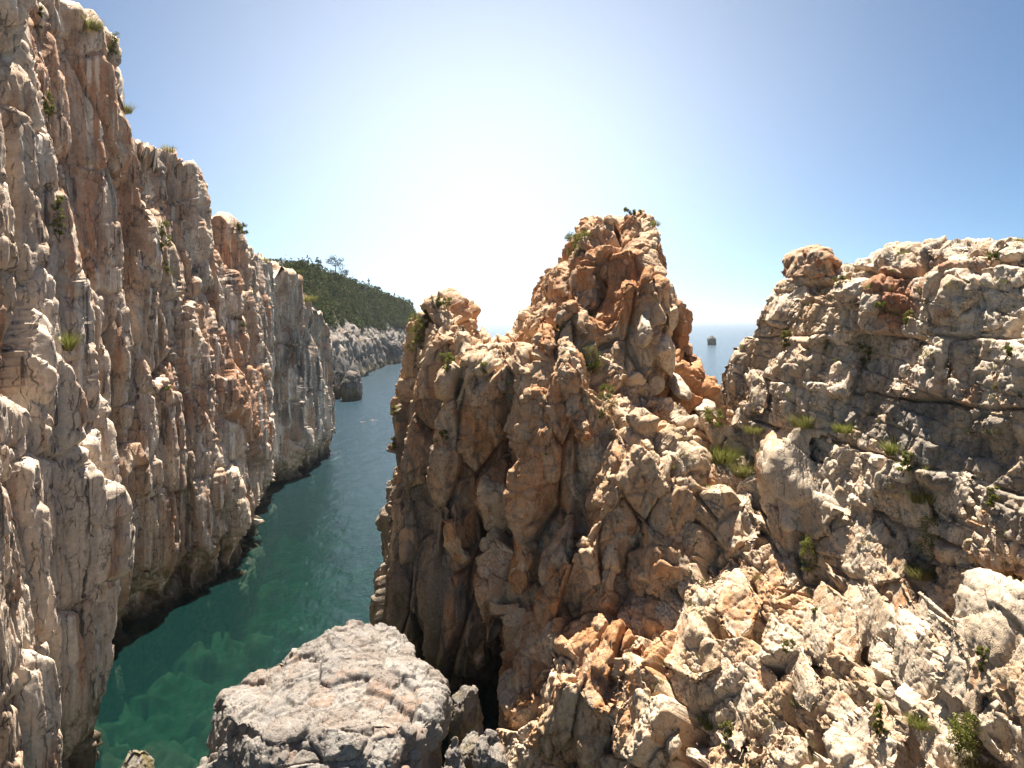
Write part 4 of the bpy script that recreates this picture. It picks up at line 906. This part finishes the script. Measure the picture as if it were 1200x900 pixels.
for a in [
    # left cliff
    (54, 122, 16, 38, 'green', 'bright green bush hanging high on the near face of the tall cliff'),
    (67, 250, 14, 60, 'green', 'long strand of green plants hanging below the bright bush on the tall cliff'),
    (80, 388, 9, 44, 'grass', 'thin yellow green tuft low on the near face of the tall cliff'),
    (189, 275, 20, 44, 'shrub', 'dark shrub in the crack halfway along the tall cliff'), (197, 314, 8, 22, 'green', 'small green sprig just below the dark shrub in the cliff crack'),
    (105, 22, 24, 26, 'dry', 'brown grass hanging over the highest cliff edge near the top of the view'), (126, 50, 22, 36, 'shrub', 'dark shrub on the high cliff edge right of the brown grass'),
    (146, 78, 16, 22, 'dry', 'dry grass on the cliff edge below the dark edge shrub'), (196, 170, 16, 16, 'dry', 'dry grass on the first step of the cliff edge'),
    (282, 268, 26, 16, 'shrub', 'low bush on the cliff edge beyond the tall stepped column'), (278, 378, 18, 26, 'shrub', 'dark bush growing in the middle of the cliff face'),
    (346, 309, 14, 10, 'shrub', 'small bush on the cliff edge near its far end'), (362, 318, 18, 16, 'dry', 'brown dry bush at the far end of the cliff edge'), (198, 460, 8, 20, 'green', 'tiny green sprig in the shaded recess of the cliff'),
    (310, 290, 14, 8, 'dry', 'dry grass strip along the far cliff edge'), (42, 20, 12, 36, 'shrub', 'thin dark shrub in the crack at the top left of the cliff'),
    # pinnacle
    (518, 353, 24, 16, 'shrub', 'olive bush on top of the left shoulder of the pinnacle'), (488, 388, 20, 56, 'green', 'yellow green bush hanging down the left edge of the pinnacle'),
    (500, 372, 16, 26, 'shrub', 'dark bush between the shoulder top and the hanging yellow green bush'), (524, 424, 18, 26, 'green', 'small yellow green plant on the left shoulder face'),
    (459, 520, 8, 16, 'shrub', 'small bush on the left edge of the pinnacle above the water'), (463, 478, 8, 18, 'shrub', 'narrow bush on the left pinnacle edge below the hanging bush'),
    (676, 284, 26, 34, 'green', 'grassy green shrub on the left side of the pinnacle summit'), (742, 247, 22, 14, 'shrub', 'olive tuft on the very top of the pinnacle'), (765, 258, 18, 12, 'dry', 'dry grass right of the pinnacle top'),
    (656, 378, 12, 26, 'shrub', 'dark green plant beside the pale finger of rock on the pinnacle'), (692, 420, 26, 44, 'shrub', 'dark shrub filling the gully below the pinnacle summit'), (712, 470, 20, 50, 'shrub', 'dark trailing shrub lower in the pinnacle gully'),
    (590, 455, 12, 18, 'shrub', 'small dark plant on the saddle face of the pinnacle'), (566, 430, 10, 18, 'green', 'little green plant under the saddle of the pinnacle'), (520, 510, 10, 20, 'shrub', 'faint bush halfway down the left face of the pinnacle'),
    (520, 866, 10, 26, 'green', 'bright green sprig beside the huge boulder in the dark gap'),
    # slope and wall
    (848, 520, 46, 40, 'grass', 'large clump of green grass at the head of the slope below the notch'), (836, 488, 22, 24, 'green', 'leafy green plant at the top of the large grass clump'), (872, 540, 22, 36, 'dry', 'dry grass right of the large clump of green grass'),
    (904, 524, 22, 26, 'grass', 'green tuft left of the large rounded boulder'), (946, 484, 36, 30, 'dry', 'yellow dry grass at the foot of the rock wall'), (920, 398, 14, 30, 'shrub', 'dark plant in the diagonal crack of the rock wall'),
    (990, 494, 26, 22, 'grass', 'grass tuft behind the top of the large rounded boulder'), (1046, 515, 14, 34, 'grass', 'thin grass right of the top of the large rounded boulder'), (1062, 540, 16, 30, 'green', 'green sprig between the rounded boulder and the dark wall foot'),
    (1086, 570, 36, 34, 'grass', 'yellow green grass left of the white topped boulder'), (1095, 626, 40, 60, 'green', 'big yellow green shrub below the white topped boulder'), (1080, 660, 30, 30, 'dry', 'dry grass at the foot of the big yellow green shrub'),
    (1164, 580, 12, 34, 'green', 'green plant climbing the right side of the white topped boulder'), (948, 648, 20, 52, 'green', 'fresh green strip of plants under the large rounded boulder'),
    (1190, 650, 22, 60, 'shrub', 'dark green bush at the right edge beside the brown upright boulder'), (958, 722, 12, 24, 'green', 'small green plant left of the upright flakes'), (924, 756, 12, 18, 'green', 'tiny green plant in the middle of the slope'),
    (1030, 842, 14, 46, 'green', 'green plant beside the small orange tan stone'), (986, 876, 30, 22, 'green', 'low green plants at the bottom of the slope below the flakes'), (1078, 838, 26, 22, 'grass', 'yellow green grass at the foot of the upright flakes'),
    (1152, 770, 14, 34, 'green', 'green plant in the gap beside the big smooth slab'), (1130, 860, 34, 60, 'green', 'bright green shrub at the bottom right beside the big smooth slab'), (1145, 890, 40, 24, 'dry', 'dry grass at the bottom edge under the bright green shrub'),
    (850, 858, 14, 40, 'green', 'green plant in the crack at the bottom of the slope left of centre'), (830, 838, 10, 30, 'grass', 'thin pale grass left of the green crack plant'), (984, 328, 12, 16, 'green', 'green plant on the wall top right of the perched brown block'),
    (1032, 360, 14, 14, 'green', 'yellow green plant left of the red streak in the wall'), (1064, 370, 12, 18, 'green', 'green plant growing in the red streak of the wall'), (1165, 300, 14, 12, 'green', 'small green bush on the flat wall top'),
    (1058, 292, 12, 10, 'dry', 'dry grass on the wall top above the red streak'), (1196, 276, 8, 16, 'dry', 'brown dry stalks on the wall top at the right edge'), (1015, 412, 10, 22, 'green', 'green plant hanging beside the pale block in the wall'),
    (1182, 412, 10, 16, 'shrub', 'small olive plant in the horizontal crack of the wall'), (884, 497, 26, 18, 'dry', 'dry grass at the left foot of the rock wall'), (1010, 700, 10, 16, 'green', 'tiny green sprig above the upright flakes'),
    (1048, 728, 10, 16, 'grass', 'little grass blade cluster between two flakes')]:
    plant(*a)

# weeds rooted in the joints of the slope and on the ledges of the wall and pinnacle
def weeds():
    g = np.random.default_rng(77); V, Q, T, n = [], [], [], 0
    for k in range(900):
        if k < 620: px, py = g.uniform(760, 1215), g.uniform(500, 910)
        elif k < 760: px, py = g.uniform(860, 1210), g.uniform(300, 520)
        else: px, py = g.uniform(490, 800), g.uniform(270, 640)
        r = hit(px, py, ['rocky_slope', 'rock_wall', 'rock_pinnacle'])
        if r is None or vnoise(np.array([[px / 38, py / 38, 3.]]), 4)[0] < .05 or r[1].z < -.2: continue
        h = g.uniform(.08, .32); v, q, a = grass(int(g.integers(1e6)), h, g.uniform(.05, .16), int(g.integers(14, 40)), .9, max(.005, r[0].y / 667 * .18))
        V.append(v + np.array(r[0]) + np.array([0, -.05, .02])); Q.append(q + n); T.append(np.clip(a['tone'] * .5 + g.random() * .5, 0, 1)); n += len(v)
    o = link('weeds', make_mesh('weeds', np.concatenate(V), np.concatenate(Q), {'tone': np.concatenate(T)}, shade=False), M_DRY); tag(o, 'thin weeds and dry grass rooted in the cracks of the rocks', 'weeds', kind='stuff')
weeds()

# ------------------------------------------------------------------ swimmers
def ell(c, r, n=10, m=7):
    v = [(c[0], c[1], c[2] - r[2])]
    for i in range(1, m):
        t = math.pi * i / m - math.pi / 2
        v += [(c[0] + r[0] * math.cos(t) * math.cos(k / n * 6.283), c[1] + r[1] * math.cos(t) * math.sin(k / n * 6.283), c[2] + r[2] * math.sin(t)) for k in range(n)]
    v.append((c[0], c[1], c[2] + r[2])); f = [(0, 1 + (k + 1) % n, 1 + k) for k in range(n)]
    for i in range(m - 2): f += [(1 + i * n + k, 1 + i * n + (k + 1) % n, 1 + (i + 1) * n + (k + 1) % n, 1 + (i + 1) * n + k) for k in range(n)]
    b = 1 + (m - 2) * n; f += [(b + k, b + (k + 1) % n, len(v) - 1) for k in range(n)]
    return v, f
def swimmer(px, py, rz, label, red=False):
    Y = EYE * F / (py - HY); p = P(px, py, Y)
    body = [ell((0, 0, .1), (.085, .10, .125)), ell((0, .02, .12), (.06, .06, .10)), ell((0, .1, -.02), (.21, .16, .12)), ell((0, .42, -.12), (.17, .36, .10)), ell((-.07, .95, -.2), (.08, .36, .08)), ell((.07, .95, -.2), (.08, .36, .08)),
            ell((-.3, -.02, -.03), (.14, .09, .06)), ell((.3, -.02, -.03), (.14, .09, .06)), ell((-.42, -.2, -.06), (.05, .22, .045)), ell((.42, -.2, -.06), (.05, .22, .045)), ell((0, -.10, .27), (.018, .03, .025))]
    v, q = voxel_union(body, .03, 3); n_, _ = quads_normals(v, q)
    if (n_ * (v - v.mean(0))).sum() < 0: q = q[:, ::-1]
    o = link('person', make_mesh('person', v, q), M_SKIN, None, p); o.rotation_euler = (0, 0, rz); tag(o, label, 'person')
    hv, hf = ell((0, .02, .31), (.098, .105, .125)); hv, hq = voxel_union([(hv, hf)], .03, 1); link('hair', make_mesh('hair', hv, hq), M_HAIR, o)
    if red:
        sv_, sq = voxel_union([ell((0, .3, -.06), (.2, .32, .13))], .03, 1); link('shirt', make_mesh('shirt', sv_, sq), M_RED, o)
swimmer(425.5, 494, .6, 'swimmer in the blue water midway across the channel')
swimmer(436, 492, -.8, 'second swimmer right beside the first in the channel')
swimmer(411.5, 470, 1.2, 'swimmer in red close to the dark rock islet', True)

# ------------------------------------------------------------------ sea air
def haze():
    t = NT('sea_air'); pv = t.new('ShaderNodeVolumePrincipled'); pv.inputs['Color'].default_value = (.93, .96, 1, 1); pv.inputs['Density'].default_value = HAZE; pv.inputs['Anisotropy'].default_value = .45
    t.l.new(pv.outputs[0], t.out.inputs['Volume'])
    a, b, z0, z1 = 24010, 24010, -16, 62
    v = [(-a, -70, z0), (a, -70, z0), (a, b, z0), (-a, b, z0), (-a, -70, z1), (a, -70, z1), (a, b, z1), (-a, b, z1)]
    f = np.array([(3, 2, 1, 0), (4, 5, 6, 7), (0, 1, 5, 4), (1, 2, 6, 5), (2, 3, 7, 6), (3, 0, 4, 7)])
    o = link('haze', make_mesh('haze', np.array(v, float), f, None, False), t.m); tag(o, 'thin sea haze that pales the far coast and the horizon', 'haze', kind='stuff')
HAZE = .00011
haze()
